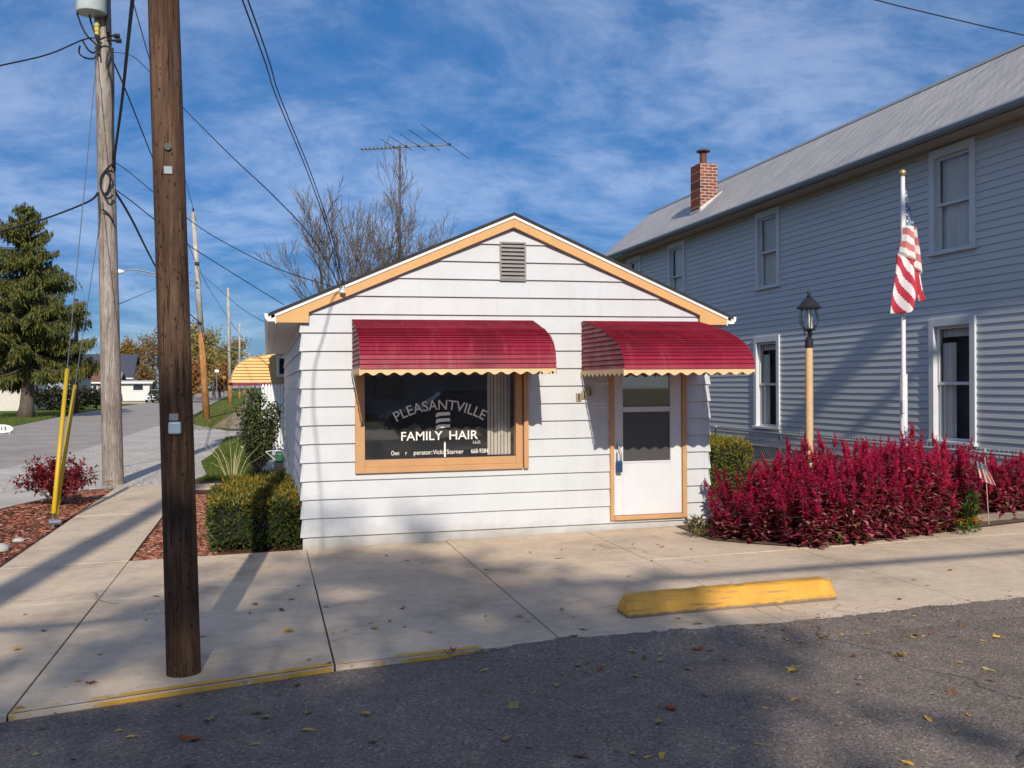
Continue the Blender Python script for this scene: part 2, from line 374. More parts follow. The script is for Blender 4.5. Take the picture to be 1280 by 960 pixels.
# yellow kerb paint: worn strips on the slab edge
mb=MB()
er=[(x,cut(x)) for x in [(-1.32+i*.05) for i in range(0,54)]]
for (xa,ya),(xb,yb) in zip(er,er[1:]):
    if .36<xa<.41: continue
    mb.quad((xa,ya+.012,gz(xa)+.0045),(xb,yb+.012,gz(xb)+.0045),(xb,yb+.075,gz(xb)+.0045),(xa,ya+.075,gz(xa)+.0045))
    mb.quad((xa,ya+.002,gz(xa)-.033),(xb,yb+.002,gz(xb)-.033),(xb,yb+.003,gz(xb)-.009),(xa,ya+.003,gz(xa)-.009))
m,nt,b,out=nmat('worn_kerb_paint'); v=coords(nt,(1,1,1),True)
k=math_(nt,'ADD',math_(nt,'MULTIPLY',tex(nt,v,2.3,3,.5),.62),math_(nt,'MULTIPLY',tex(nt,v,22,6,.75),.38))
col=mix(nt,ramp(nt,k,[(.455,(0,0,0)),(.49,(1,)*3)]),ramp(nt,tex(nt,v,9,5,.7),[(.3,(.50,.41,.31)),(.7,(.66,.56,.44))]),ramp(nt,tex(nt,v,30,4,.7),[(.3,(.55,.29,.03)),(.7,(.70,.40,.06))]))
nt.links.new(col,b.inputs['Base Color']); b.inputs['Roughness'].default_value=.8; M_yel=m
struct('kerb_paint',mb,M_yel)
# side street, gravel, lawns, beds
mb=MB(); sheet(mb,[(-4.15,9),(-4.25,18),(-4.3,33),(-4.4,44),(-4.6,70),(-5.6,110),(-7.2,190),(-13,420),(-22,420),(-15.5,190),(-13.4,124),(-13.3,92),(-12.6,70),(-11.2,46),(-11,30),(-11,4),(-6,3.7)],-.03); struct('street',mb,M_street)
mb=MB(); sheet(mb,[(-19,118),(-13.3,112),(-13.2,128),(-19,131),(-30,134),(-30,126)],-.026); struct('driveway',mb,M_conc)
mb=MB(); sheet(mb,rough([(-6.2,16.5),(-4.2,13.0),(-3.1,18.3),(-1.4,18.3),(-1.15,20.2),(-1.5,24),(-1.2,30),(-.3,36),(.2,39.5),(-1.5,40.5),(-3.4,49),(-4.9,47),(-5.1,30),(-6.2,16.5)],.5,.0,1)[:-1],-.022); tag(struct('gravel',mb,M_gravel),kind='structure')
mb=MB(); sheet(mb,[(-300,52),(-14.4,52),(-11.25,46.2),(-12.7,70),(-13.4,92),(-13.5,112),(-19,118),(-32,128),(-300,128)],-.02)
sheet(mb,[(-300,46),(-11.1,43),(-11.25,46.2),(-14.4,52),(-300,52)],-.02)
sheet(mb,[(-13.5,131),(-15.6,190),(-22,420),(-200,420),(-200,134),(-30,134)],-.02)
sheet(mb,[(-1.4,18.9),(.36,18.9),(.36,28),(.2,36),(-.3,35.5),(-1.2,30),(-1.5,24),(-1.15,20.2)],-.012)
sheet(mb,[(-3.4,49.5),(-1.5,41),(.4,40),(.3,60),(.1,110),(-1.4,190),(-6,420),(-8,420),(-12.6,420),(-6.9,190),(-5.3,110),(-4.3,70)],-.018)
sheet(mb,[(.4,40),(40,40),(40,420),(-6,420),(-1.4,190),(.1,110),(.3,60)],-.018)
struct('lawn',mb,M_grass)
mb=MB(); sheet(mb,[(-2.3,44.5),(-1.0,41.5),(-.95,60),(-1.15,110),(-2.8,190),(-3.8,190),(-2.2,110),(-2.2,60)],-.016); struct('path',mb,M_path)
mb=MB(); sheet(mb,[(-1.33,10.375),(.36,10.375),(.36,18.9),(-1.38,18.9)],-.018); struct('mulch_bed',mb,M_mulch)
mb=MB(); sheet(mb,[(-2.57,9.0),(-2.57,18.3),(-3.1,18.3),(-4.15,14.6),(-6.0,13.6),(-6,7),(-3,6.4)],-.02)
struct('garden_bed',mb,M_mulch_shade)
mb=MB(); sheet(mb,[(4.5,10.3),(4.45,9.3),(4.75,8.9),(5.08,8.58),(5.6,8.56),(6.5,8.74),(7.4,8.95),(8.2,9.1),(9.5,9.2),(12,9.3),(12,27),(4.95,27),(4.95,10.3)],.012); struct('flower_bed_soil',mb,M_dirt)
mb=MB(); sheet(mb,[(-1.3,17.3),(-.5,17.3),(-.5,18.2),(-1.3,18.2)],.0,0,.05); struct('concrete_pad',mb,M_conc)
# scattered loose material
def chips(name,poly_fn,n,size,mats,seed,zoff=0,flat=.35,label=None):
    r=random.Random(seed); mb=MB()
    for _ in range(n):
        p=poly_fn(r)
        if p is None: continue
        a=r.uniform(0,6.28); l=r.uniform(*size); w_=l*r.uniform(.25,.6); h=l*flat
        dx,dy=math.cos(a)*l,math.sin(a)*l; ex,ey=-math.sin(a)*w_,math.cos(a)*w_
        z=gz(p[0])+zoff; t=r.uniform(-.5,.5)*h
        mb.add([(p[0]-dx-ex,p[1]-dy-ey,z),(p[0]+dx-ex,p[1]+dy-ey,z+t),(p[0]+dx+ex,p[1]+dy+ey,z+h+t),(p[0]-dx+ex,p[1]-dy+ey,z+h*.6),(p[0],p[1],z+h*1.2)],[(0,1,4),(1,2,4),(2,3,4),(3,0,4)],r.randrange(len(mats)))
    return tag(mb.build(name,mats,None,(0,0,0)),label,None,None,'stuff')
m1=mat('mulch_chip_red',(.36,.13,.07),.9,.3); m2=mat('mulch_chip_dark',(.16,.05,.03),.9,.3); m3=mat('mulch_chip_pale',(.42,.22,.14),.9,.3)
tag(chips('mulch_chips',lambda r:(r.uniform(-1.31,-.5),r.uniform(10.4,16.5)),5200,(.012,.035),[m1,m2,m3],3,-.015),'red wood chips lying loose in the mulch bed beside the hedge','mulch')
def lb(r):
    y=r.uniform(8.6,18.0); xl=-5.5 if y<13.6 else -4.2+(y-13.6)*.24
    x=-2.6-abs(r.random()**1.3)*(-2.6-xl); return (x,y)
tag(chips('mulch_chips',lb,8000,(.012,.04),[m1,m2,m2,m2,m1,m3],4,-.017),'red brown wood chips loose in the corner garden bed by the street','mulch')  # dark chips favoured to carry the bed's painted shade
g1=mat('gravel_stone_pale',(.55,.52,.48),.9,.2); g2=mat('gravel_stone_grey',(.30,.28,.26),.9,.2)
def gv(r):
    y=18.4+r.random()**1.6*16; return (r.uniform(-4.9+.0*y,-1.45),y)
tag(chips('gravel_stones',gv,3500,(.006,.018),[g1,g2,g1],5,-.02,.5),'pale loose gravel stones strewn over the parking strip','gravel')
def edgecr(r):
    x=r.choice([r.uniform(1.0,8),r.uniform(1.2,3.2)]); return (x,cut(x)+r.gauss(.05,.06))
tag(chips('asphalt_crumbs',edgecr,1500,(.003,.009),[g2,M_asph],6,-.004,.6),'grey crumbs and grit along the broken asphalt edge','grit')
def litter(r):
    k=r.random()
    if k<.45: x=r.uniform(-1.2,9); return (x,cut(x)+r.gauss(.1,.22))
    if k<.8: x=r.uniform(-2.4,8); return (x,r.uniform(4.0,9.5))
    x=r.uniform(2.5,8.2); return (x,8.6+ (x-5)*.12+r.gauss(0,.12) if x>5 else r.uniform(10.0,10.3))
l1=mat('leaf_crumb_tan',(.34,.23,.11),.8,.3); l2=mat('leaf_crumb_brown',(.12,.07,.04),.8,.3); l3=mat('leaf_crumb_yellow',(.48,.33,.07),.8,.3)
tag(chips('leaf_litter',litter,900,(.005,.014),[l1,l2,l2,l3],8,-.004,.25),'tiny brown and tan leaf crumbs scattered along the kerb and slabs','litter')
# grass blades
def blades(name,fn,n,h,m,seed,label):
    r=random.Random(seed); mb=MB()
    for _ in range(n):
        x,y=fn(r); z=gz(x)-.02; a=r.uniform(0,6.28); hh=h*r.uniform(.5,1.3); w_=hh*.09+.002
        lx,ly=r.gauss(0,.35)*hh,r.gauss(0,.35)*hh
        mb.add([(x-math.cos(a)*w_,y-math.sin(a)*w_,z),(x+math.cos(a)*w_,y+math.sin(a)*w_,z),(x+lx,y+ly,z+hh)],[(0,1,2)])
    return tag(mb.build(name,m,None,(0,0,0)),label,'grass',None,'stuff')
M_blade=leafmat('grass_blade',[(.06,.11,.012),(.10,.17,.02),(.16,.22,.03),(.26,.22,.08)],.35)
def f1(r):
    y=18.9+r.random()**1.2*16; return (r.uniform(-1.15 if y<22 else -1.35,.34),y)
blades('grass_blades',f1,15000,.075,M_blade,11,'bright green grass blades on the lawn strip beside the shop')
def f2(r):
    y=46+r.random()**1.3*34; return (r.uniform(-30,-11.4-(y-46)*.05),y)
blades('grass_blades',f2,16000,.10,M_blade,12,'green grass blades on the corner lawn under the spruce')
def f3(r):
    y=42+r.random()**1.3*60; return (r.uniform(-4.0,-1.5),y)
blades('grass_blades',f3,6000,.08,leafmat('dry_verge_blade',[(.12,.13,.02),(.24,.20,.05),(.34,.26,.09)],.3),13,'patchy grass on the verge around the utility poles')
# ------------------------------------------------------------------ siding helper
def siding(mb,zb0,pitch,zmax,span,place,lip,openings=(),ends=True,wav=0):
    """overlapping boards; span(z)->(a0,a1); place(a,off,z)->point; openings (a0,a1,z0,z1)"""
    k=0
    while zb0+k*pitch<zmax-1e-4:
        zb=zb0+k*pitch; zt=min(zb+pitch,zmax); k+=1
        cuts=sorted({zb,zt}|{z for o in openings for z in (o[2],o[3]) if zb+1e-4<z<zt-1e-4})
        for z0,z1 in zip(cuts,cuts[1:]):
            (l0,r0),(l1,r1)=span(z0),span(z1)
            if r0-l0<.01: continue
            if r1<l1: l1=r1=(l1+r1)/2
            segs=[((l0,l1),(r0,r1))]
            for o in openings:
                if o[2]<(z0+z1)/2<o[3]:
                    ns=[]
                    for (A,B) in segs:
                        if o[1]<=A[0] or o[0]>=B[0]: ns.append((A,B)); continue
                        if o[0]>A[0]: ns.append((A,(o[0],o[0])))
                        if o[1]<B[0]: ns.append(((o[1],o[1]),B))
                    segs=ns
            f=lambda z:lip*(1-(z-zb)/pitch)+.001
            if wav:
                ns=[]
                for A,B in segs:
                    m_=max(1,int((B[0]-A[0])/.35)); L=lambda t:(A[0]+(B[0]-A[0])*t,A[1]+(B[1]-A[1])*t)
                    ns+=[(L(i/m_),L((i+1)/m_)) for i in range(m_)]
                segs=ns
            for A,B in segs:
                a,b,c,d=place(A[0],f(z0),z0),place(B[0],f(z0),z0),place(B[1],f(z1),z1),place(A[1],f(z1),z1)
                mb.quad(a,b,c,d)
                if z0==zb: mb.quad(place(A[0],-.002,z0),place(B[0],-.002,z0),b,a)
                if ends:
                    mb.add([place(A[0],-.002,z0),a,d,place(A[1],-.002,z1)],[(0,1,2,3)])
                    mb.add([place(B[0],-.002,z0),b,c,place(B[1],-.002,z1)],[(3,2,1,0)])
# ------------------------------------------------------------------ barber shop
def paintwhite(name,c,dirt=.10):
    m,nt,b,out=nmat(name); v=coords(nt,(1,1,1)); v2=coords(nt,(3.2,3.2,.35))
    col=ramp(nt,tex(nt,v,1.3,6,.65),[(.25,sc(c,1-dirt)),(.6,c)])
    col=mix(nt,1.0,col,ramp(nt,tex(nt,v2,2.4,6,.7),[(.25,(.93,.925,.915)),(.5,(1,1,1))]),'MULTIPLY')
    col=mix(nt,1.0,col,ramp(nt,tex(nt,v,22,4,.7),[(.22,(.86,.85,.84)),(.38,(1,1,1))]),'MULTIPLY')
    # dirt that climbs from the splash zone near the ground
    t=N(nt,'ShaderNodeTexCoord'); s=N(nt,'ShaderNodeSeparateXYZ'); nt.links.new(t.outputs['Object'],s.inputs[0])
    sp=math_(nt,'ADD',math_(nt,'MULTIPLY',s.outputs[2],2.2),math_(nt,'MULTIPLY',tex(nt,v,3,6,.7),.9))
    col=mix(nt,1.0,col,ramp(nt,sp,[(.45,(.64,.59,.52)),(.95,(1,1,1))]),'MULTIPLY')
    nt.links.new(col,b.inputs['Base Color']); b.inputs['Roughness'].default_value=.5; b.inputs['Specular IOR Level'].default_value=.35
    bump(nt,b,tex(nt,v,30,4,.6),.12,.004); return m
M_white=paintwhite('white_siding_paint',(.565,.58,.60))
M_trimw=mat('white_trim_paint',(.74,.74,.74),.45,.05)
M_orange=mat('peach_orange_paint',(.68,.385,.155),.55,.07,4,fine=.12)
M_tan=mat('tan_orange_paint',(.56,.31,.145),.5,.08,5,fine=.12)
M_shing=mat('dark_shingles',(.035,.033,.036),.9,.3,20,bmp=.5,bscale=60,bdist=.01)
M_soffit=mat('soffit_paint',(.72,.70,.66),.6,.08)
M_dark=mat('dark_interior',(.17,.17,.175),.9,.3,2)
M_glass=glassmat('window_glass',2.7,(.97,.97,.97),.045)
M_letter=mat('cream_vinyl_letter',(.90,.87,.80),.5,.04)
M_blind=mat('cream_blind',(.80,.74,.62),.7,.06)
m,nt,b,out=nmat('maroon_awning_enamel'); v=coords(nt,(1,1,1)); vv=coords(nt,(7,1.2,.6))
col=ramp(nt,tex(nt,v,1.7,6,.65),[(.3,(.16,.010,.026)),(.5,(.25,.010,.033)),(.72,(.31,.020,.050))])
col=mix(nt,ramp(nt,tex(nt,vv,2.2,7,.72),[(.52,(0,0,0)),(.74,(.55,)*3)]),col,(.36,.085,.10))
col=mix(nt,1.0,col,ramp(nt,tex(nt,v,19,5,.75),[(.27,(.55,.5,.5)),(.40,(1,)*3)]),'MULTIPLY')
nt.links.new(col,b.inputs['Base Color']); nt.links.new(ramp(nt,tex(nt,v,4,5,.7),[(.3,(.36,)*3),(.7,(.62,)*3)]),b.inputs['Roughness']); b.inputs['Specular IOR Level'].default_value=.35
bump(nt,b,tex(nt,v,6,4,.6),.35,.01); M_maroon=m
M_val=mat('tan_valance_enamel',(.70,.49,.27),.5,.10)
M_steel=mat('brushed_metal',(.45,.45,.44),.35,.1,metal=.9)
M_black=mat('black_metal',(.02,.02,.022),.4,.2)
M_screen=mat('insect_screen',(.060,.055,.055),.45,.12,40,spec=.6)
M_grey=mat('weathered_aluminium',(.25,.235,.22),.5,.12,6)
XL,XR,SYB=.36,4.93,20.3
RX,RZ,RS=2.62,3.572,.43
rz=lambda x:RZ-RS*abs(x-RX)
xf=lambda p:(p[0],p[1],p[2]+.006*(p[0]-.4))
shop=thing('barber_shop',(2.6,W,0),'small white clapboard hair salon with peach orange gable trim and two maroon awnings','shop')
def sp(name,mb,m,parent=None,**k):
    return mb.build(name,m,parent or shop,ORI[shop.name],xf=xf,**k)
def gspan(z):
    if z<2.44: return (XL,XR)
    d=(RZ-.05-z)/RS
    return (max(XL,RX-d),min(XR,RX+d))
WIN=(.90,2.778,.78,1.98); DOOR=(3.728,4.651,.165,2.2)
VENT=(2.47,2.765,2.83,3.255)
mb=MB(); siding(mb,.134,.1935,3.50,gspan,lambda a,o,z:(a,W-o-.0025*noise.noise((a*1.7,round((z-.134)/.1935+.02-.5)*7.3,2)),z+(.0035*noise.noise((a*1.1,round((z-.134)/.1935)*3.7,0)) if .2<z<3.3 else 0)),.024,[WIN,DOOR,VENT],False,1)
mb.box(XL,XR,W+.0,W+.10,-.25,.133)           # painted foundation strip
mb.quad((XL+.01,W+.11,.1),(XL+.01,W+.11,2.4),(WIN[0]-.01,W+.11,2.4),(WIN[0]-.01,W+.11,.1))
rs=random.Random(4)
for k in range(16):
    for q in range(2):
        x=rs.uniform(.6,4.8); z=.134+.1935*k
        if z>2.3 and abs(x-RX)>(RZ-.25-z)/RS: continue
        if any(o[0]-.05<x<o[1]+.05 and o[2]-.2<z<o[3] for o in (WIN,DOOR,VENT)): continue
        mb.add([(x,W-.0265,z),(x+.028,W-.0265,z),(x+.028,W-.0045,z+.185),(x,W-.0045,z+.185),(x,W-.01,z),(x+.028,W-.01,z)],[(0,1,2,3),(0,4,5,1)])
sp('front_wall',mb,M_white)
mb=MB(); siding(mb,.134,.1935,2.40,lambda z:(W-.024,SYB),lambda a,o,z:(XL-o,a,z),.022,[])
mb.box(XL,XL+.1,W+.1,SYB,-.25,.133)
mb.box(XL+.001,XL+.05,W+.02,SYB,.133,2.42)
sp('side_wall',mb,M_white)
mb=MB(); siding(mb,.134,.1935,2.40,lambda z:(W-.024,SYB),lambda a,o,z:(XR+o,a,z),.022,[])
mb.box(XR-.1,XR,W+.1,SYB,-.25,.133); mb.box(XR-.05,XR-.001,W+.02,SYB,.133,2.42)
sp('side_wall',mb,M_white)
# small flared metal corner caps, one per board
for CC in (((XL,-1),),((XR,1),)):
  mb=MB()
  for k in range(12):
    z0=.134+.1935*k
    if z0>2.3: break
    for x,s in CC:
        z1=z0+.185
        mb.add([(x+s*.027,W-.028,z0-.002),(x-s*.05,W-.0275,z0-.002),(x-s*.05,W-.006,z1),(x+s*.004,W-.004,z1),(x+s*.027,W+.05,z0-.002),(x+s*.004,W+.05,z1)],
               [(0,1,2,3),(0,3,5,4)])
  sp('corner_cap',mb,M_white)
mb=MB(); mb.prism([(XL,0),(XR,0),(XR,2.4),(RX,rz(RX)-.1),(XL,2.4)],SYB-.1,SYB); sp('rear_wall',mb,M_white)
# interior
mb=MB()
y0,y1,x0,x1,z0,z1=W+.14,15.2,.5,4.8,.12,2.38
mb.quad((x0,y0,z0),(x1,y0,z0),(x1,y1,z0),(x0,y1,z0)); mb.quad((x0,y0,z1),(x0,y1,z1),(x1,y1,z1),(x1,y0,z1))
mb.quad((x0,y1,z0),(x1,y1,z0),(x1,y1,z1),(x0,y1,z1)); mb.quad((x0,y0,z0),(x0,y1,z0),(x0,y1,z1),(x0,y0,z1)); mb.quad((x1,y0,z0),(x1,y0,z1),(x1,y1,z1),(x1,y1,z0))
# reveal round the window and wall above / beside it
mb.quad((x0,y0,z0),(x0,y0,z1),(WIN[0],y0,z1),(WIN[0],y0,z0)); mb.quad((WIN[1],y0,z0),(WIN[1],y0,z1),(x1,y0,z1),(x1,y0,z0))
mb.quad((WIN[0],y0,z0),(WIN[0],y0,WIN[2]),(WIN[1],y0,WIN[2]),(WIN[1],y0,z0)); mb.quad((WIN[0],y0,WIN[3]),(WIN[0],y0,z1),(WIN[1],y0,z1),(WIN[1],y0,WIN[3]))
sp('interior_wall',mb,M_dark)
# roof
mb=MB()
ya,yb=W-.085,SYB+.2
for s in (-1,1):
    xe=RX+s*2.60
    n=26
    P=[(RX,rz(RX)),(xe,rz(xe)),(xe,rz(xe)-.034),(RX,rz(RX)-.034)]
    if s>0: P=P[::-1]
    mb.prism(P,ya,yb)
sp('roof',mb,M_shing)
mb=MB()
for s in (-1,1):
    xe=RX+s*2.57; P=[(RX,rz(RX)-.036),(xe,rz(xe)-.036),(xe,rz(xe)-.066),(RX,rz(RX)-.066)]
    mb.prism(P if s<0 else P[::-1],W-.08,W-.053)
sp('drip_edge',mb,M_trimw)
for s in (-1,1):
    xe=RX+s*2.52; xi=RX+s*2.19
    P=[(RX,rz(RX)-.068),(xe,rz(xe)-.068),(xe,2.358),(xi,2.358),(xi,rz(xi)-.163),(RX,rz(RX)-.163)]
    mb=MB(); mb.prism(P if s<0 else P[::-1],W-.070,W-.042); bev(sp('rake_board',mb,M_orange),.003,1)
    mb=MB(); a,b=(xe,XL) if s<0 else (XR,xe)
    mb.box(a,b,W-.040,SYB,2.362,2.38); sp('soffit',mb,M_soffit)
    mb=MB(); a,b=(xe-.012,xe) if s<0 else (xe,xe+.012); mb.box(a,b,W-.075,SYB,2.35,2.44); sp('fascia',mb,M_trimw)
    g=xe+s*.013; o=[(g,2.44),(g,2.37),(g+s*.07,2.37),(g+s*.10,2.405),(g+s*.105,2.452),(g+s*.09,2.452)]
    mb=MB(); mb.prism(o if s<0 else o[::-1],W-.08,SYB); sp('gutter',mb,M_trimw)
# underside closing boards between rake and wall
mb=MB()
for s in (-1,1):
    xe=RX+s*2.19
    a,b=(RX,rz(RX)-.07),(xe,rz(xe)-.07)
    mb.quad((a[0],W-.042,a[1]),(b[0],W-.042,b[1]),(b[0],W+.02,b[1]),(a[0],W+.02,a[1]))
sp('rake_soffit',mb,M_soffit)
# gable vent
mb=MB(); x0,x1,z0,z1=VENT
mb.box(x0,x1,W+.05,W+.07,z0,z1,1)
for a in (x0,x1-.018): mb.box(a,a+.018,W-.032,W+.05,z0,z1)
for a in (z0,z1-.018): mb.box(x0+.018,x1-.018,W-.032,W+.05,a,a+.018)
n=9
for i in range(n):
    z=z0+.018+(z1-z0-.036)*(i+.08)/n
    mb.add([(x0+.018,W-.028,z),(x1-.018,W-.028,z),(x1-.018,W-.026,z+.024),(x0+.018,W-.026,z+.024),(x0+.018,W+.04,z+.048),(x1-.018,W+.04,z+.048)],[(0,1,2,3),(3,2,5,4)])
sp('gable_vent',mb,[M_grey,M_black])
# shop window
mb=MB()
mb.box(.90,1.0,W-.055,W+.06,.78,1.98); mb.box(1.0,2.715,W-.055,W+.06,.78,.84); mb.box(1.0,2.715,W-.055,W+.06,1.90,1.98)
mb.box(1.0,2.64,W-.03,W+.06,.84,.916); mb.box(2.64,2.715,W-.035,W+.06,.84,1.90)
mb.box(2.726,2.778,W-.062,W+.06,.78,1.98); mb.box(2.715,2.726,W-.01,W+.05,.78,1.98)
wf=bev(sp('window_frame',mb,M_tan),.004,2); 
mb=MB(); mb.quad((1.0,W+.02,.916),(2.64,W+.02,.916),(2.64,W+.02,1.90),(1.0,W+.02,1.90)); sp('pane',mb,M_glass,wf)
mb=MB()
for i in range(7):
    x=2.352+i*.038; a=.35+.1*math.sin(i*2.1)
    mb.add([(x,W+.10,.93),(x+.034,W+.10+.034*a,.93),(x+.034,W+.10+.034*a,1.95),(x,W+.10,1.95)],[(0,1,2,3)])
sp('vertical_blind',mb,M_blind,wf)
mb=MB(); mb.box(1.0,2.64,W+.061,W+.14,.86,.905); sp('inner_sill',mb,mat('dusty_sill',(.20,.18,.15),.8),wf)
# lettering
def text_mesh(s,size,shear=0,off=0):
    c=bpy.data.curves.new('t','FONT'); c.body=s; c.size=size; c.align_x='CENTER'; c.shear=shear; c.offset=off
    o=bpy.data.objects.new('t',c); C.objects.link(o)
    me=bpy.data.meshes.new_from_object(o.evaluated_get(bpy.context.evaluated_depsgraph_get()))
    V=[v.co.copy() for v in me.vertices]; Fc=[tuple(p.vertices) for p in me.polygons]
    bpy.data.objects.remove(o); bpy.data.curves.remove(c); bpy.data.meshes.remove(me)
    return V,Fc
def put_text(mb,s,width,height,cx,base,y,arc=0,off=.0,shear=0,mi=0,slope=0):
    V,Fc=text_mesh(s,1,shear,off)
    xa,xb=min(v.x for v in V),max(v.x for v in V); za,zb=min(v.y for v in V),max(v.y for v in V)
    zb=max(zb,.70); za=0
    out=[]
    for v in V:
        x=((v.x-xa)/(xb-xa)-.5)*width; z=(v.y-za)/(zb-za)*height
        # flared stroke ends
        if arc:
            Rr=((width/2)**2+arc**2)/(2*arc); t=x/Rr; hh=z
            x=(Rr+hh)*math.sin(t); z=(Rr+hh)*math.cos(t)-Rr
        out.append((cx+x,y,base+z+slope*x))
    mb.add(out,Fc,mi)
Yl=W+.0155
mb=MB()
put_text(mb,'PLEASANTVILLE',.98,.108,1.817,1.437,Yl,arc=.135,off=.004); sp('lettering',mb,M_letter,wf); mb=MB()
put_text(mb,'FAMILY',.445,.094,1.6145,1.112,Yl,off=.006); sp('lettering',mb,M_letter,wf); mb=MB(); put_text(mb,'HAIR',.315,.094,2.07,1.112,Yl,off=.006); sp('lettering',mb,M_letter,wf); mb=MB()
put_text(mb,'L.L.C.',.085,.028,2.215,1.065,Yl,off=.008); sp('lettering',mb,M_letter,wf); mb=MB()
for s_,w_,c_ in (('Own',.085,1.325),('r',.018,1.445),('perator:',.20,1.625),('Vicki',.115,1.79),('Starner',.185,1.975),('668-9384',.19,2.245)): mb=MB(); put_text(mb,s_,w_,.048,c_,.958,Yl); sp('lettering',mb,M_letter,wf)
mb=MB()
# barber pole: three slanted bands and the tail of a torn decal
for k in range(3):
    zc=1.395-k*.066; mb=MB()
    mb.add([(1.765,Yl,zc-.043),(1.765,Yl,zc-.002),(1.80,Yl,zc+.012),(1.92,Yl,zc+.014),(1.92,Yl,zc-.020),(1.81,Yl,zc-.024)],[(0,1,2,3,4,5)]); sp('decal_band',mb,M_letter,wf)
mb=MB(); mb.box(1.853,1.871,Yl-.001,Yl+.001,.925,1.07); mb.add([(1.853,Yl,1.07),(1.871,Yl,1.07),(1.862,Yl,1.095)],[(0,1,2)])
sp('barber_pole_decal',mb,M_letter,wf)
# door
mb=MB()
mb.box(3.728,3.772,W-.05,W+.06,.165,2.2); mb.box(4.600,4.651,W-.05,W+.06,.165,2.2); mb.box(3.772,4.600,W-.05,W+.06,2.14,2.2); mb.box(3.772,4.600,W-.06,W+.06,.165,.212)
bev(sp('door_frame',mb,M_tan),.004,2)
mb=MB()
dx0,dx1,dz0,dz1=3.776,4.596,.216,2.136
for b in ((dx0,3.885,dz0,dz1),(4.457,dx1,dz0,dz1),(3.885,4.457,dz0,.82),(3.885,4.457,1.375,1.432),(3.885,4.457,2.02,dz1)): mb.box(b[0],b[1],W-.02,W+.02,b[2],b[3])
for b in ((3.868,3.885,.80,2.04),(4.457,4.474,.80,2.04),(3.885,4.457,.80,.818)): mb.box(b[0],b[1],W-.027,W-.0205,b[2],b[3])
dr=bev(sp('door',mb,mat('white_door_enamel',(.66,.67,.69),.35,.04,fine=.04)),.003,2)
mb=MB(); mb.box(3.886,4.456,W-.004,W-.001,.821,1.374); sp('screen',mb,M_screen,dr)
mb=MB(); mb.quad((3.886,W+.0,1.433),(4.456,W+.0,1.433),(4.456,W+.0,2.019),(3.886,W+.0,2.019)); sp('pane',mb,M_glass,dr)
mb=MB()
for i in range(40):
    fx=lambda i:(3.886+.57*i/40,W+.012+.004*math.sin(i*1.1)+.003*math.sin(i*.37))
    p,q=fx(i),fx(i+1); mb.quad((*p,1.433),(*q,1.433),(*q,2.019),(*p,2.019))
sp('door_curtain',mb,mat('brown_door_curtain',(.13,.09,.075),.9,.2,3,(8,8,.5)),dr)
mb=MB(); mb.tube([(3.825,W-.02,.985),(3.825,W-.05,.985)],.010,10); mb.tube([(3.812,W-.055,.962),(3.822,W-.058,.985),(3.838,W-.055,1.01)],.007,8); mb.box(3.812,3.838,W-.028,W-.0205,.93,1.03); sp('handle',mb,M_steel,dr)
# house number plates
for i,(px,py) in enumerate([(722.5,496.5),(729.5,493.5),(736.5,490)]):
    p=PY(px,py,W); mb=MB(); x,z=p.x,p.z-.006*(p.x-.4); y=W-.031
    mb.box(x-.031,x+.031,y-.006,y,z-.045,z+.045); V,Fc=text_mesh('1',1,0,.02)
    h=max(v.y for v in V); cx=sum(v.x for v in V)/len(V)
    mb.add([(x+(v.x-cx)/h*.075,y-.0075,z-.036+v.y/h*.072) for v in V],Fc,1)
    sp('number_plate',mb,[mat('brass_plate',(.42,.34,.22),.4,.1,metal=.5),M_black])
# service bracket on the rake
p=PY(428,362,W-.09); mb=MB(); x,y,z=p.x,W-.09,p.z
mb.lathe([(.012,-.03),(.03,-.025),(.03,.0),(.018,.005),(.028,.01),(.028,.03),(.01,.035)],(x,y-.03,z-.012),10); mb.box(x-.01,x+.01,y-.03,y+.02,z-.05,z+.03)
sp('service_bracket',mb,M_trimw); SERV=Vector((x,y-.03,z))
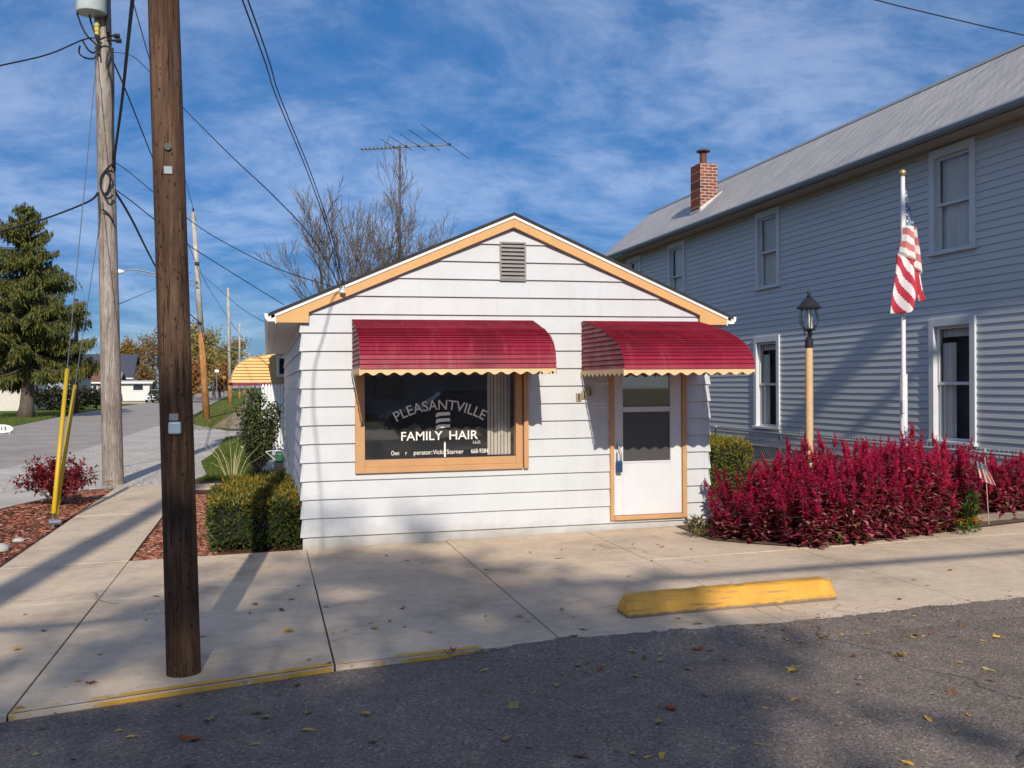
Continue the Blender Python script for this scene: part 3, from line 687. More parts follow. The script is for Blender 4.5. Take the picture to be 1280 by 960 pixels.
# awnings
def awning(x0,x1,prof,zb,nslat,name='awning'):
    # prof: (dist from wall, z), resampled to nslat slats
    L=[0]
    for a,b in zip(prof,prof[1:]): L.append(L[-1]+math.dist(a,b))
    def at(s):
        for i in range(len(prof)-1):
            if s<=L[i+1]+1e-9:
                t=(s-L[i])/(L[i+1]-L[i]); return Vector((prof[i][0]+t*(prof[i+1][0]-prof[i][0]),prof[i][1]+t*(prof[i+1][1]-prof[i][1])))
        return Vector(prof[-1])
    pts=[at(L[-1]*i/nslat) for i in range(nslat+1)]
    mb=MB(); nx=14; r=random.Random(int(x0*100))
    for i in range(nslat):
        a,b=pts[i],pts[i+1]; t=(b-a).normalized(); nrm=Vector((-t.y,t.x))
        if nrm.x<0: nrm=-nrm
        if i<3: nrm=Vector((.3,1)).normalized()
        st_=.013 if i>=nslat*.4 else .006
        lo=b+nrm*st_+t*.006
        for k in range(nx):
            xa,xb=x0+(x1-x0)*k/nx,x0+(x1-x0)*(k+1)/nx
            dn=lambda q:.002*noise.noise((q*2.3,i*.9,x0))
            mb.quad((xa,W-.03-a.x+dn(xa),a.y),(xa,W-.03-lo.x+dn(xa),lo.y),(xb,W-.03-lo.x+dn(xb),lo.y),(xb,W-.03-a.x+dn(xb),a.y))
            mb.quad((xa,W-.03-lo.x+dn(xa),lo.y),(xa,W-.03-b.x,b.y),(xb,W-.03-b.x,b.y),(xb,W-.03-lo.x+dn(xb),lo.y))
    aw=sp(name,mb,M_maroon)
    s=aw.modifiers.new('thick','SOLIDIFY'); s.thickness=.002; s.offset=-1
    # end panels: horizontal louvred strips up to the curve
    ztop=prof[0][1]
    def depth(z):
        best=0
        for a,b in zip(prof,prof[1:]):
            if min(a[1],b[1])-1e-6<=z<=max(a[1],b[1])+1e-6:
                t=0 if abs(b[1]-a[1])<1e-6 else (z-a[1])/(b[1]-a[1]); best=max(best,a[0]+t*(b[0]-a[0]))
        return best
    for sx,x in ((-1,x0),(1,x1)):
        mb=MB(); n=int((ztop-zb)/.047)
        for i in range(n):
            za=zb+(ztop-zb)*i/n; zc=zb+(ztop-zb)*(i+1)/n
            da,db=depth(za),depth(min(zc,ztop-.002))
            o0,o1=-sx*.002-sx*.0,-sx*.020
            mb.quad((x+o0,W-.03,za),(x+o0,W-.03-da+.006,za),(x+o1,W-.03-db+.006,zc),(x+o1,W-.03,zc))
            mb.quad((x+o1,W-.03,za),(x+o1,W-.03-da+.006,za),(x+o0,W-.03-da+.006,za),(x+o0,W-.03,za))
        e=sp('end_panel',mb,M_maroon,aw); s=e.modifiers.new('thick','SOLIDIFY'); s.thickness=.002
    # scalloped valance
    d=prof[-1][0]
    mb=MB()
    def strip(a,b,n,per,h=.054,am=.014):
        Ln=(Vector(b)-Vector(a)).length
        for i in range(n):
            pa=Vector(a).lerp(Vector(b),i/n); pb=Vector(a).lerp(Vector(b),(i+1)/n)
            za=-h-am*math.cos(2*math.pi*Ln*i/n/per); zz=-h-am*math.cos(2*math.pi*Ln*(i+1)/n/per)
            mb.quad((pa.x,pa.y,zb),(pa.x,pa.y,zb+za),(pb.x,pb.y,zb+zz),(pb.x,pb.y,zb))
    yf=W-.03-d-.004
    strip((x0-.004,yf,0),(x1+.004,yf,0),int((x1-x0)/.012),.133)
    strip((x0-.004,yf,0),(x0-.004,W-.035,0),int(d/.012),.133); strip((x1+.004,yf,0),(x1+.004,W-.035,0),int(d/.012),.133)
    v=sp('valance',mb,M_val,aw); s=v.modifiers.new('thick','SOLIDIFY'); s.thickness=.003
    # hidden frame arms
    for x in (x0+.05,x1-.05):
        mb=MB(); mb.tube([(x,W-.03,zb+.03),(x,W-.03-d+.02,zb+.015)],.008,6)
        sp('support_arm',mb,M_grey,aw)
    return aw
awning(.869,2.832,[(0,2.40),(.25,2.338),(.52,2.262),(.72,2.185),(.83,2.11),(.89,2.01),(.905,1.92),(.905,1.868)],1.868,25)
awning(3.396,4.80,[(0,2.398),(.35,2.33),(.70,2.248),(1.0,2.155),(1.18,2.075),(1.29,1.98),(1.335,1.90),(1.34,1.842)],1.842,32)
# lockbox on the door handle
p=Vector((3.822,W-.075,.80)); lk=thing('lockbox',(p.x,p.y,p.z-.055),'blue realtor lockbox hanging from the handle of the white storm door','lockbox')
mb=MB(); mb.box(p.x-.032,p.x+.032,p.y-.02,p.y+.022,p.z-.075,p.z+.055); bev(mb.build('body',mat('blue_plastic',(.02,.075,.17),.35,.1),lk),.009,3)
mb=MB(); mb.tube([(p.x-.022,p.y,p.z+.05)]+[(p.x-.022*math.cos(a),p.y+.012*math.sin(a),p.z+.14+.045*math.sin(a)) for a in [i*math.pi/8 for i in range(9)]]+[(p.x+.022,p.y,p.z+.05)],.0055,8); mb.build('shackle',M_steel,lk,smooth=True)
mb=MB(); mb.box(p.x-.02,p.x+.02,p.y-.024,p.y-.0205,p.z-.055,p.z+.02); mb.build('front_cover',mat('navy_rubber',(.012,.04,.10),.6),lk)
# roof antenna: mast stands on the far slope
an=thing('tv_antenna',(1.86,14,xf((1.86,14,rz(1.86)))[2]),'weathered television aerial with long boom on a mast on the salon roof','antenna')
mz=ORI[an.name].z
top=PY(500,184,14)
mb=MB(); mb.tube([(1.86,14,mz-.02),(top.x,14,top.z+.03)],.016,8); mb.build('mast',mat('rusty_pipe',(.09,.065,.055),.7,.3,30),an,smooth=True)
bd=Vector((math.cos(R(-29.7)),math.sin(R(-29.7)),0)); ed=Vector((math.sin(R(29.7)),math.cos(R(29.7)),0))
# fit the boom ends to the sight lines of its two ends
def on_line(u,v,o,d):
    r_=ray(u,v); c0=Vector((0,0,H)); n=r_.cross(d.cross(r_)); 
    # closest point of line o+td to the ray
    w0=o-c0; a=d.dot(d); b=d.dot(r_); c=r_.dot(r_); D=d.dot(w0); E=r_.dot(w0)
    return (b*E-c*D)/(a*c-b*b)
o=Vector((top.x,14,top.z)); bd=(bd+Vector((0,0,-.018))).normalized()
ta,tb=on_line(452,196,o,bd),on_line(562,184,o,bd)
mb=MB(); mb.tube([o+bd*ta,o+bd*tb],.011,6); mb.build('boom',M_grey,an)
M_alu=mat('dull_aluminium_rod',(.10,.095,.10),.5,.2,metal=.3)
for (ub,half) in [(562,.56),(540.5,.44),(524,.36),(508.5,.30),(493.5,.25)]:
    t=on_line(ub,190,o,bd); c=o+bd*t; mb=MB(); mb.tube([c-ed*half*2.0,c+ed*half*(1.7 if ub>560 else .75)],.0045,5); mb.tube([c-ed*.03,c+ed*.03+Vector((0,0,.005))],.02,6); mb.build('element',M_alu,an)
for i in range(10):
    t=ta+.02+i*.062; c=o+bd*t; mb=MB(); mb.tube([c-ed*.07,c+ed*.07],.004,4); mb.tube([c-ed*.016,c+ed*.016],.014,5); mb.build('short_element',M_alu,an)
NB=20.75
# ------------------------------------------------------------------ neighbour with the striped awning
nb=thing('neighbour_building',(3,NB,0),'tan sided building behind the salon, with a yellow striped awning over its side','building')
M_tanside=mat('tan_vinyl',(.50,.37,.22),.6,.06)
mb=MB(); siding(mb,.1,.13,2.7,lambda z:(.10,4.8),lambda a,o,z:(a,NB-o,z),.015,[(.20,.60,1.90,2.34)])
siding(mb,.1,.13,2.7,lambda z:(NB,32),lambda a,o,z:(.10-o,a,z),.015)
mb.box(.11,4.8,NB+.02,32,-.2,2.7); mb.build('wall',M_tanside,nb)
mb=MB(); P=[(.0,2.62),(4.9,2.62),(2.45,3.3)]; mb.prism(P,NB-.1,32.2); mb.build('roof',M_shing,nb)
mb=MB()
for b in ((.20,.26,1.90,2.34),(.54,.60,1.90,2.34),(.26,.54,1.90,1.96),(.26,.54,2.28,2.34)): mb.box(b[0],b[1],NB-.045,NB+.019,b[2],b[3])
wfn=mb.build('window_frame',M_trimw,nb); mb=MB(); mb.box(.26,.54,NB-.01,NB,1.96,2.28); mb.build('pane',M_black,wfn)
M_strA=mat('cream_orange_metal',(.78,.47,.17),.5,.06); 
prf=[(0,2.36),(.28,2.33),(.52,2.25),(.68,2.12),(.765,1.95),(.78,1.79)]
mb=MB()
for (a,b) in zip(prf,prf[1:]):
    for k in range(3):
        p,q=[a[i]+(b[i]-a[i])*k/3 for i in (0,1)],[a[i]+(b[i]-a[i])*(k+1)/3 for i in (0,1)]
        mb.quad((.09-p[0],NB+.04,p[1]),(.09-q[0]-.01,NB+.04,q[1]),(.09-q[0]-.01,NB+3,q[1]),(.09-p[0],NB+3,p[1]))
awn=mb.build('awning',M_strA,nb); awn.modifiers.new('t','SOLIDIFY').thickness=.01
def dpt(z):
    for a,b in zip(prf,prf[1:]):
        if b[1]<=z<=a[1]: t=(z-a[1])/(b[1]-a[1]); return a[0]+t*(b[0]-a[0])
    return 0
mb=MB(); n=9
for i in range(n):
    z0,z1=1.79+.57*i/n,1.79+.57*(i+1)/n; d0,d1=dpt(z0+.001),dpt(z1-.001)
    mb.quad((.09-d0,NB+.01,z0),(.09,NB+.01,z0),(.09,NB+.04,z1),(.09-d1,NB+.04,z1)); mb.quad((.09-d0,NB+.04,z0),(.09,NB+.04,z0),(.09,NB+.01,z0),(.09-d0,NB+.01,z0))
mb.build('end_panel',M_strA,awn)
mb=MB(); mb.box(-.86,.24,26.155,26.168,1.73,1.80); mb.box(-.862,-.85,26.168,NB+3,1.73,1.80); mb.build('valance',M_maroon,awn)
fp=thing('fence_panel',(.15,20.3,0),'white scalloped privacy fence panel beside the salon behind the young shrub','fence')
x0,x1=PY(327,520,20.3).x,.34
mb=MB(); n=7
for i in range(n):
    a=x0+(x1-x0)*i/n; b=x0+(x1-x0)*(i+1)/n-.006; pts=[(a,-.1)]+[(b,-.1)]+[(b,1.70)]+[(a+(b-a)*t,1.70+.06*math.sin(math.pi*t)) for t in (.75,.5,.25)]+[(a,1.70)]
    mb.prism(pts,20.28,20.31)
mb.build('board',mat('white_vinyl',(.74,.76,.78),.4,.04),fp)
for z_ in (.3,1.3): mb=MB(); mb.box(x0,x1,20.311,20.34,z_,z_+.08); mb.build('rail',M_trimw,fp)
# ------------------------------------------------------------------ grey two-storey house
HX,HN,HF=10.0,5.5,27.0
hs_=thing('grey_house',(HX,16,0),'two storey house in blue grey vinyl siding with a grey painted metal roof','house')
M_vinyl=mat('blue_grey_vinyl',(.53,.55,.56),.4,.05,1.2,(1,.35,1),spec=.35)
M_hblue=mat('pale_blue_trim',(.62,.64,.65),.5,.06,4)
M_beige=mat('aged_beige_board',(.42,.36,.29),.7,.12,5)
M_gut=mat('grey_gutter_paint',(.22,.25,.28),.4,.08)
M_curt=mat('net_curtain',(.62,.60,.57),.9,.12,3,(6,6,.4)); M_hglass=glassmat('house_window_glass',1.6,(.95,.96,.96))
M_foil=mat('house_foundation',(.30,.29,.28),.9,.15,4)
UP=[(12.07,13.08),(17.64,18.63),(22.2,23.22),(25.1,26.1)]; LO=[(12.08,13.1),(17.66,18.71)]
op=[(a+.02,b-.02,3.72,5.26) for a,b in UP]+[(a+.02,b-.02,.84,2.68) for a,b in LO]
mb=MB(); siding(mb,.42,.1125,5.31,lambda z:(HN,HF),lambda a,o,z:(HX-o,a,z),.0155,op)
hw=mb.build('wall',M_vinyl,hs_)
mb=MB(); mb.box(HX+.02,HX+.3,HN,HF,-.1,.43); mb.box(HX+.3,16,HN,HF,-.1,.4); mb.build('foundation',M_foil,hs_)
mb=MB(); mb.prism([(HX+.05,.4),(15.6,.4),(15.6,5.2),(11.2,6.8),(HX+.05,5.4)],HN,HN+.1); mb.prism([(HX+.05,.4),(15.6,.4),(15.6,5.2),(11.2,6.8),(HX+.05,5.4)],HF-.1,HF); mb.box(15.6,15.7,HN,HF,.4,5.2); mb.build('end_wall',M_vinyl,hs_)
m,nt,b,out=nmat('painted_metal_roof'); v=coords(nt,(1,1,1)); vs=coords(nt,(1.2,5,1.2),rot=(0,R(-41),R(14)))
col=ramp(nt,tex(nt,vs,1.6,8,.7),[(.25,(.32,.315,.32)),(.5,(.48,.465,.46)),(.75,(.64,.61,.575))])
col=mix(nt,1.0,col,ramp(nt,tex(nt,v,.5,5,.7),[(.3,(.80,.80,.82)),(.7,(1.05,1.03,1))]),'MULTIPLY')
wv=N(nt,'ShaderNodeTexWave',bands_direction='Y'); wv.inputs['Scale'].default_value=1.05; wv.inputs['Distortion'].default_value=.4; nt.links.new(v,wv.inputs[0])
col=mix(nt,1.0,col,ramp(nt,wv.outputs['Fac'],[(0,(.80,)*3),(.08,(1,)*3)]),'MULTIPLY')
br_=N(nt,'ShaderNodeTexBrick'); br_.inputs['Scale'].default_value=3.2
mpb=coords(nt,(1,1,1),rot=(0,R(0),R(90))); nt.links.new(mpb,br_.inputs[0])
br_.inputs['Color1'].default_value=(1,1,1,1); br_.inputs['Color2'].default_value=(.93,.93,.94,1); br_.inputs['Mortar'].default_value=(.72,.72,.74,1); br_.inputs['Mortar Size'].default_value=.03
col=mix(nt,1.0,col,br_.outputs[0],'MULTIPLY')
nt.links.new(col,b.inputs['Base Color']); b.inputs['Roughness'].default_value=.62; M_mroof=m
mb=MB(); mb.prism([(9.56,5.44),(11.2,6.87),(16.2,5.0),(16.2,4.94),(11.2,6.81),(9.60,5.41)],4,27.25); mb.build('roof',M_mroof,hs_)
mb=MB(); mb.prism([(11.10,6.80),(11.2,6.895),(11.3,6.85)],4,27.26); mb.build('ridge_cap',M_gut,hs_)
mb=MB(); o=[(9.60,5.33),(9.60,5.435),(9.52,5.435),(9.49,5.40),(9.50,5.35),(9.54,5.325)]; mb.prism(o,4,27.2); bev(mb.build('gutter',M_gut,hs_),.004,1)
mb=MB(); mb.box(9.61,HX+.02,4,27.2,5.312,5.33); mb.build('soffit',M_beige,hs_)
prev=HN
for a,b in sorted(UP)+[(HF,HF)]:
    mb=MB(); mb.box(HX-.032,HX-.0,prev,a-.002,5.21,5.311); prev=b+.002
    mb.build('frieze_board',M_beige,hs_)
def house_window(y0,y1,z0,z1,up):
    t=.115; mb=MB()
    x0,x1=HX-.045,HX+.07
    mb.box(x0,x1,y0,y0+t,z0,z1); mb.box(x0,x1,y1-t,y1,z0,z1); mb.box(x0,x1,y0+t,y1-t,z1-t*1.1,z1)
    mb.box(x0-.03,x1,y0-.02,y1+.02,z0-.035,z0+.012)
    f=bev(mb.build('window',M_hblue if True else M_beige,hs_),.005,2)
    a,b=y0+t+.001,y1-t-.001; zb,zt=z0+.013,z1-t*1.1-.001; zm=(zb+zt)/2
    mb=MB()
    for lo,hi,x in ((zm-.02,zt,HX+.025),(zb,zm+.02,HX+.055)):
        mb.box(x,x+.028,a,a+.05,lo,hi); mb.box(x,x+.028,b-.05,b,lo,hi); mb.box(x,x+.028,a+.05,b-.05,lo,lo+.045); mb.box(x,x+.028,a+.05,b-.05,hi-.04,hi)
    mb.build('sash',M_trimw if not up else M_hblue,f)
    mb=MB(); [mb.quad((xx,b-.05,p_),(xx,a+.05,p_),(xx,a+.05,q_),(xx,b-.05,q_)) for xx,p_,q_ in ((HX+.037,zm+.025,zt-.04),(HX+.068,zb+.045,zm-.02))]; mb.build('pane',M_hglass,f)
    mb=MB(); n=26
    def cur(ya,yb,za,zb_):
        for i in range(n):
            p,q=ya+(yb-ya)*i/n,ya+(yb-ya)*(i+1)/n; fx=lambda y:HX+.115+.012*math.sin(y*62)+.01*math.sin(y*23)
            mb.quad((fx(p),p,za),(fx(q),q,za),(fx(q),q,zb_),(fx(p),p,zb_))
    if up: cur(a+.16,b,zb,zt); 
    else: cur(b-.30,b,zb,zm+.62); cur(a,a+.14,zb,zm-.05); cur(a,b,zt-.16,zt)
    mb.build('curtain',M_curt,f)
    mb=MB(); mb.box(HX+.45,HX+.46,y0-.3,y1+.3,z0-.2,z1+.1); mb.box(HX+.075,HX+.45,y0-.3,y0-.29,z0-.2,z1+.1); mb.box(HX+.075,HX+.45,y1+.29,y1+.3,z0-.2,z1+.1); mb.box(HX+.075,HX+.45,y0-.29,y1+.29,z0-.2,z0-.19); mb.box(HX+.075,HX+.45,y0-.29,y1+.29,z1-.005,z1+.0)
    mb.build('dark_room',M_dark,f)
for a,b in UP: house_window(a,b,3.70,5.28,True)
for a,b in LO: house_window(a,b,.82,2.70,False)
# chimney
def brickmat(name,rot):
    m,nt,b,out=nmat(name); v=coords(nt,(1,1,1),rot=rot)
    br=N(nt,'ShaderNodeTexBrick'); br.inputs['Scale'].default_value=1.0; br.inputs['Brick Width'].default_value=.205; br.inputs['Row Height'].default_value=.073; br.inputs['Mortar Size'].default_value=.009
    br.inputs['Color1'].default_value=(.30,.075,.04,1); br.inputs['Color2'].default_value=(.16,.045,.03,1); br.inputs['Mortar'].default_value=(.46,.41,.36,1); br.inputs['Bias'].default_value=-.1
    nt.links.new(v,br.inputs[0]); col=mix(nt,1.0,br.outputs[0],ramp(nt,tex(nt,v,9,4,.7),[(.3,(.7,)*3),(.7,(1.15,)*3)]),'MULTIPLY')
    nt.links.new(col,b.inputs['Base Color']); b.inputs['Roughness'].default_value=.9; bump(nt,b,br.outputs['Fac'],-.5,.01); return m
M_br1=brickmat('chimney_brick_front',(R(90),0,0)); M_br2=brickmat('chimney_brick_side',(R(90),0,R(90)))
mb=MB(); x0,x1,y0,y1,z0,z1=9.985,10.43,21.32,21.86,5.6,6.96
for q,mi in (([(x0,y0,z0),(x1,y0,z0),(x1,y0,z1),(x0,y0,z1)],0),([(x1,y1,z0),(x0,y1,z0),(x0,y1,z1),(x1,y1,z1)],0),([(x0,y1,z0),(x0,y0,z0),(x0,y0,z1),(x0,y1,z1)],1),([(x1,y0,z0),(x1,y1,z0),(x1,y1,z1),(x1,y0,z1)],1),([(x0,y0,z1),(x1,y0,z1),(x1,y1,z1),(x0,y1,z1)],0)): mb.quad(*q,mi)
ch=mb.build('chimney',[M_br1,M_br2],hs_)
M_rust=mat('rusty_flue',(.13,.05,.03),.7,.3,12)
mb=MB(); cx,cy=10.17,21.55; mb.lathe([(.085,6.95),(.085,7.28)],(cx,cy,0),14); mb.lathe([(.155,7.27),(.17,7.285),(.15,7.31),(.06,7.345),(.01,7.35)],(cx,cy,0),14); mb.build('flue',M_rust,ch,smooth=False)
mb=MB()
zr=lambda x:5.45+(x-9.62)*.8667
mb.prism([(x0-.02,zr(x0)-.02),(x1+.14,zr(x1+.14)-.02),(x1+.12,zr(x1)+.17),(x0-.02,zr(x0)+.14)],y0-.012,y0-.004); mb.prism([(x0-.03,zr(x0)-.03),(x0-.004,zr(x0)-.03),(x0-.004,zr(x0)+.10),(x0-.03,zr(x0)+.08)],y0-.012,y1+.01)
mb.build('flashing',mat('pale_tarred_flashing',(.55,.54,.52),.6,.25,6),ch)
# ------------------------------------------------------------------ chain link fence along the house
cf=thing('chain_link_fence',(9.35,15,gz(9.35)),'low galvanised chain link fence running along the foot of the grey house','fence')
M_galv=mat('galvanised_wire',(.46,.48,.49),.4,.1,metal=.6)
mb=MB(); fx,z0,z1=9.35,.2,.80
for y in [8+i*.085 for i in range(170)]:
    for s in (-1,1):
        n=7; dz=(z1-z0); mb.tube([(fx+.004*s,y,z0),(fx+.004*s,y+s*dz*.8,z1)],.0032,3,False)
for i in range(170): 
    y=8+i*.085; mb.tube([(fx,y,z1),(fx,y+.012,z1+.03)],.004,3)
mb.build('mesh_wire',M_galv,cf)
mb=MB(); mb.tube([(fx,8,z1-.03),(fx,23,z1-.03)],.021,8); mb.build('top_rail',M_galv,cf,smooth=True)
for y in (8.5,11.2,13.9,16.6,19.3,22): mb=MB(); mb.tube([(fx+.03,y,0),(fx+.03,y,z1+.03)],.028,8); mb.build('post',M_galv,cf)
# ------------------------------------------------------------------ lamp post
lp=thing('lamp_post',(6.12,10.16,gz(6.12)),'peach painted lamp post with black coach lantern rising from the red flower bed','lamp post')
x,y,zg=6.12,10.16,gz(6.12)
mb=MB(); mb.lathe([(.044,-.1),(.044,1.95),(.041,2.01),(.03,2.015)],(x,y,zg),18); mb.build('post',mat('peach_post_paint',(.66,.44,.24),.5,.08,4,fine=.15),lp,smooth=False); autosmooth(lp.children[0])
mb=MB(); q=zg+2.0
mb.lathe([(.046,.0),(.046,.10),(.03,.12),(.016,.14),(.014,.185),(.05,.20),(.085,.205),(.06,.225)],(x,y,q),16)
for k in range(3):
    a=k*2.094+.4; mb.tube([(x+math.cos(a)*r_,y+math.sin(a)*r_,q+h) for r_,h in ((.012,.11),(.045,.135),(.055,.17),(.04,.205))],.006,6)
ln=mb.build('lantern_base',M_black,lp); autosmooth(ln)
gp=[(.055,.225),(.085,.26),(.108,.32),(.112,.37),(.10,.43),(.082,.465)]
mb=MB()
for k in range(6):
    a=k*math.pi/3+.2; mb.tube([(x+math.cos(a)*(r_+.004),y+math.sin(a)*(r_+.004),q+h) for r_,h in gp],.006,5)
mb.build('cage',M_black,lp)
mb=MB(); mb.tube([(x,y,q+h) for r_,h in gp],[r_ for r_,h in gp],18,False); mb.build('globe',glassmat('lantern_glass',1.35,(.93,.94,.95)),lp,smooth=True)
mb=MB()
for k in range(3):
    a=k*2.09; mb.lathe([(.011,.225),(.011,.33),(.012,.335),(.004,.40)],(x+.03*math.cos(a),y+.03*math.sin(a),q),8)
mb.build('candle_bulb',mat('milky_bulb',(.7,.68,.62),.3),lp)
mb=MB(); mb.lathe([(.135,.455),(.14,.47),(.125,.485),(.085,.535),(.045,.575),(.022,.59),(.03,.605),(.014,.62),(.02,.64),(.012,.66),(.002,.70)],(x,y,q),18); autosmooth(mb.build('lantern_cap',M_black,lp),50)
# ------------------------------------------------------------------ flagpole and flags
fx,fy=7.48,10.3; zg=gz(fx)
fl=thing('flagpole',(fx,fy,zg),'white metal flagpole with a gold ball standing in the red flowers','flagpole')
zt=PY(1132,221,fy).z
M_wpole=mat('white_pole_paint',(.74,.75,.77),.35,.06)
mb=MB(); mb.lathe([(.045,-.1),(.045,1.62-zg+.2),(.036,1.66)],(fx,fy,zg),14); autosmooth(mb.build('lower_tube',M_wpole,fl))
mb=MB(); mb.lathe([(.028,1.6),(.028,1.75),(.0265,zt-zg)],(fx,fy,zg),12); autosmooth(mb.build('upper_tube',M_wpole,fl))
mb=MB(); mb.lathe([(.002,0)]+[(.042*math.sin(a),.042-.042*math.cos(a)) for a in [i*math.pi/8 for i in range(1,8)]]+[(.002,.084)],(fx,fy,zt+.005),14); autosmooth(mb.build('ball_finial',mat('dull_gold',(.62,.47,.22),.3,metal=.7),fl),60)
mb=MB(); mb.tube([(fx-.04,fy-.035,zg+1.15),(fx-.04,fy-.035,zt-.03)],.004,5); mb.box(fx-.05,fx-.02,fy-.05,fy-.03,zg+1.2,zg+1.36); mb.build('halyard',mat('halyard_rope',(.6,.6,.58),.8),fl)
M_fr=mat('flag_red',(.48,.035,.06),.75,.08); M_fw=mat('flag_white',(.76,.72,.70),.75,.06); M_fp=mat('flag_pale_red',(.52,.17,.17),.75,.08); M_fpw=mat('flag_pale_white',(.74,.69,.66),.75,.05); M_fb=mat('flag_blue',(.13,.19,.31),.75,.1)
fg=[(238,-1,2),(250,-2,4),(262,-2,7),(280,-4,11),(300,-7,14),(318,-10,18),(345,-13.5,24),(366,-15.5,29),(372,-16,31),(392,-16,31)]
mb=MB(); S_=1/103.; NX,NY=52,110
def edge_at(py):
    for a,b in zip(fg,fg[1:]):
        if a[0]<=py<=b[0]:
            t=(py-a[0])/(b[0]-a[0]); return a[1]+t*(b[1]-a[1]),a[2]+t*(b[2]-a[2])
    return fg[-1][1:]
zref=PY(1132,238,fy).z
idx={}
for j in range(NY+1):
    py=238+(392-238)*j/NY
    for i in range(NX+1):
        u=i/NX; l,r_=edge_at(py)
        bot=392-20*min(1,max(0,(u-.15)/.55))+3*math.sin(u*9)
        pyy=min(py,bot)
        l,r_=edge_at(pyy); X=l+(r_-l)*u
        wdt=(r_-l)*S_
        d=.32*wdt*math.sin(u*6.2+1.2+.004*pyy)+.12*wdt*math.sin(u*15+pyy*.05)
        upper=pyy<316+(X+10)*.75
        if upper and pyy>283: d-=.05
        idx[i,j]=(len(mb.v),X,pyy,u,upper); mb.v.append((fx+.03+X*S_*1.12,fy-.02+d*.8,zref-(pyy-238)*S_))
for j in range(NY):
    for i in range(NX):
        q=[idx[i,j],idx[i+1,j],idx[i+1,j+1],idx[i,j+1]]
        if abs(mb.v[q[0][0]][2]-mb.v[q[3][0]][2])<1e-6 and abs(mb.v[q[1][0]][2]-mb.v[q[2][0]][2])<1e-6: continue
        X=sum(k[1] for k in q)/4; py=sum(k[2] for k in q)/4; u=q[0][3]
        if py<283: 
            mi=4
            if py>244 and (int((X+40)//2.6)+int(py//4))%2==0 and int(py//2)%2==0 and int((X+40)//1.3)%2==0: mi=1
            if u<.16: mi=1
        elif q[0][4]: mi=2 if int((py-.7*X)//9)%2==0 else 3
        else: mi=0 if (int((X-(py-300)/2.9+100)//5.6)%2==0 or u>.70 and u<.86 and py<368) else 1
        mb.f.append((q[0][0],q[3][0],q[2][0],q[1][0])); mb.m.append(mi)
f=mb.build('flag',[M_fr,M_fw,M_fp,M_fpw,M_fb],None,(fx,fy,zref),smooth=True)
tag(f,'large faded striped flag hanging limp from the white pole','flag'); f.modifiers.new('t','SOLIDIFY').thickness=.003
# small stick flag
p=G(1240,655); tp=PY(1231,576,9.05); p=Vector((tp.x+.05,9.05,gz(tp.x)))
sf=thing('stick_flag',p,'small striped hand flag on a thin stick among the red plumes','flag')
mb=MB(); mb.tube([(p.x,p.y,p.z),(tp.x,tp.y,tp.z+.04)],.005,6); mb.build('stick',M_beige,sf)
mb=MB(); nx,ny=13,20
for i in range(nx):
    for j in range(ny):
        fpt=lambda i,j:(tp.x-.10+.17*i/nx*(.55+.45*j/ny)+.05*j/ny,p.y+.03*math.sin(i*.9),tp.z-.0-.22*j/ny-.05*i/nx)
        mi=2 if j<7 and i<13 else (0 if i%2 else 1)
        if mi==2 and (i+j)%2==0 and j%2==0: mi=1
        mb.quad(fpt(i,j),fpt(i,j+1),fpt(i+1,j+1),fpt(i+1,j),mi)
mb.build('cloth',[M_fr,M_fw,M_fb],sf).modifiers.new('t','SOLIDIFY').thickness=.002
# ------------------------------------------------------------------ plumed flowers
M_plume=leafmat('plume_magenta',[(.38,.010,.075),(.66,.022,.14),(.76,.05,.12),(.56,.016,.13),(.30,.010,.05),(.36,.05,.06)],.35)
M_burg=leafmat('burgundy_leaf',[(.09,.012,.025),(.26,.022,.055),(.42,.055,.11),(.13,.018,.03),(.16,.12,.04),(.50,.22,.23),(.28,.04,.06)],.25,.4)
M_stem=mat('red_stem',(.12,.02,.03),.6)
def leafquad(mb,c,d,n_,l,w_,bend=.25,mi=0):
    d=d.normalized(); s=d.cross(n_)
    if s.length<1e-4: s=d.orthogonal()
    s.normalize(); n_=s.cross(d)
    m=c+d*l*.5+n_*l*bend*.5; e=c+d*l
    mb.add([c,m+s*w_*.5,e,m-s*w_*.5],[(0,1,2,3)],mi)
def rv(r): 
    while True:
        v=Vector((r.uniform(-1,1),r.uniform(-1,1),r.uniform(-1,1)))
        if .05<v.length<1: return v.normalized()
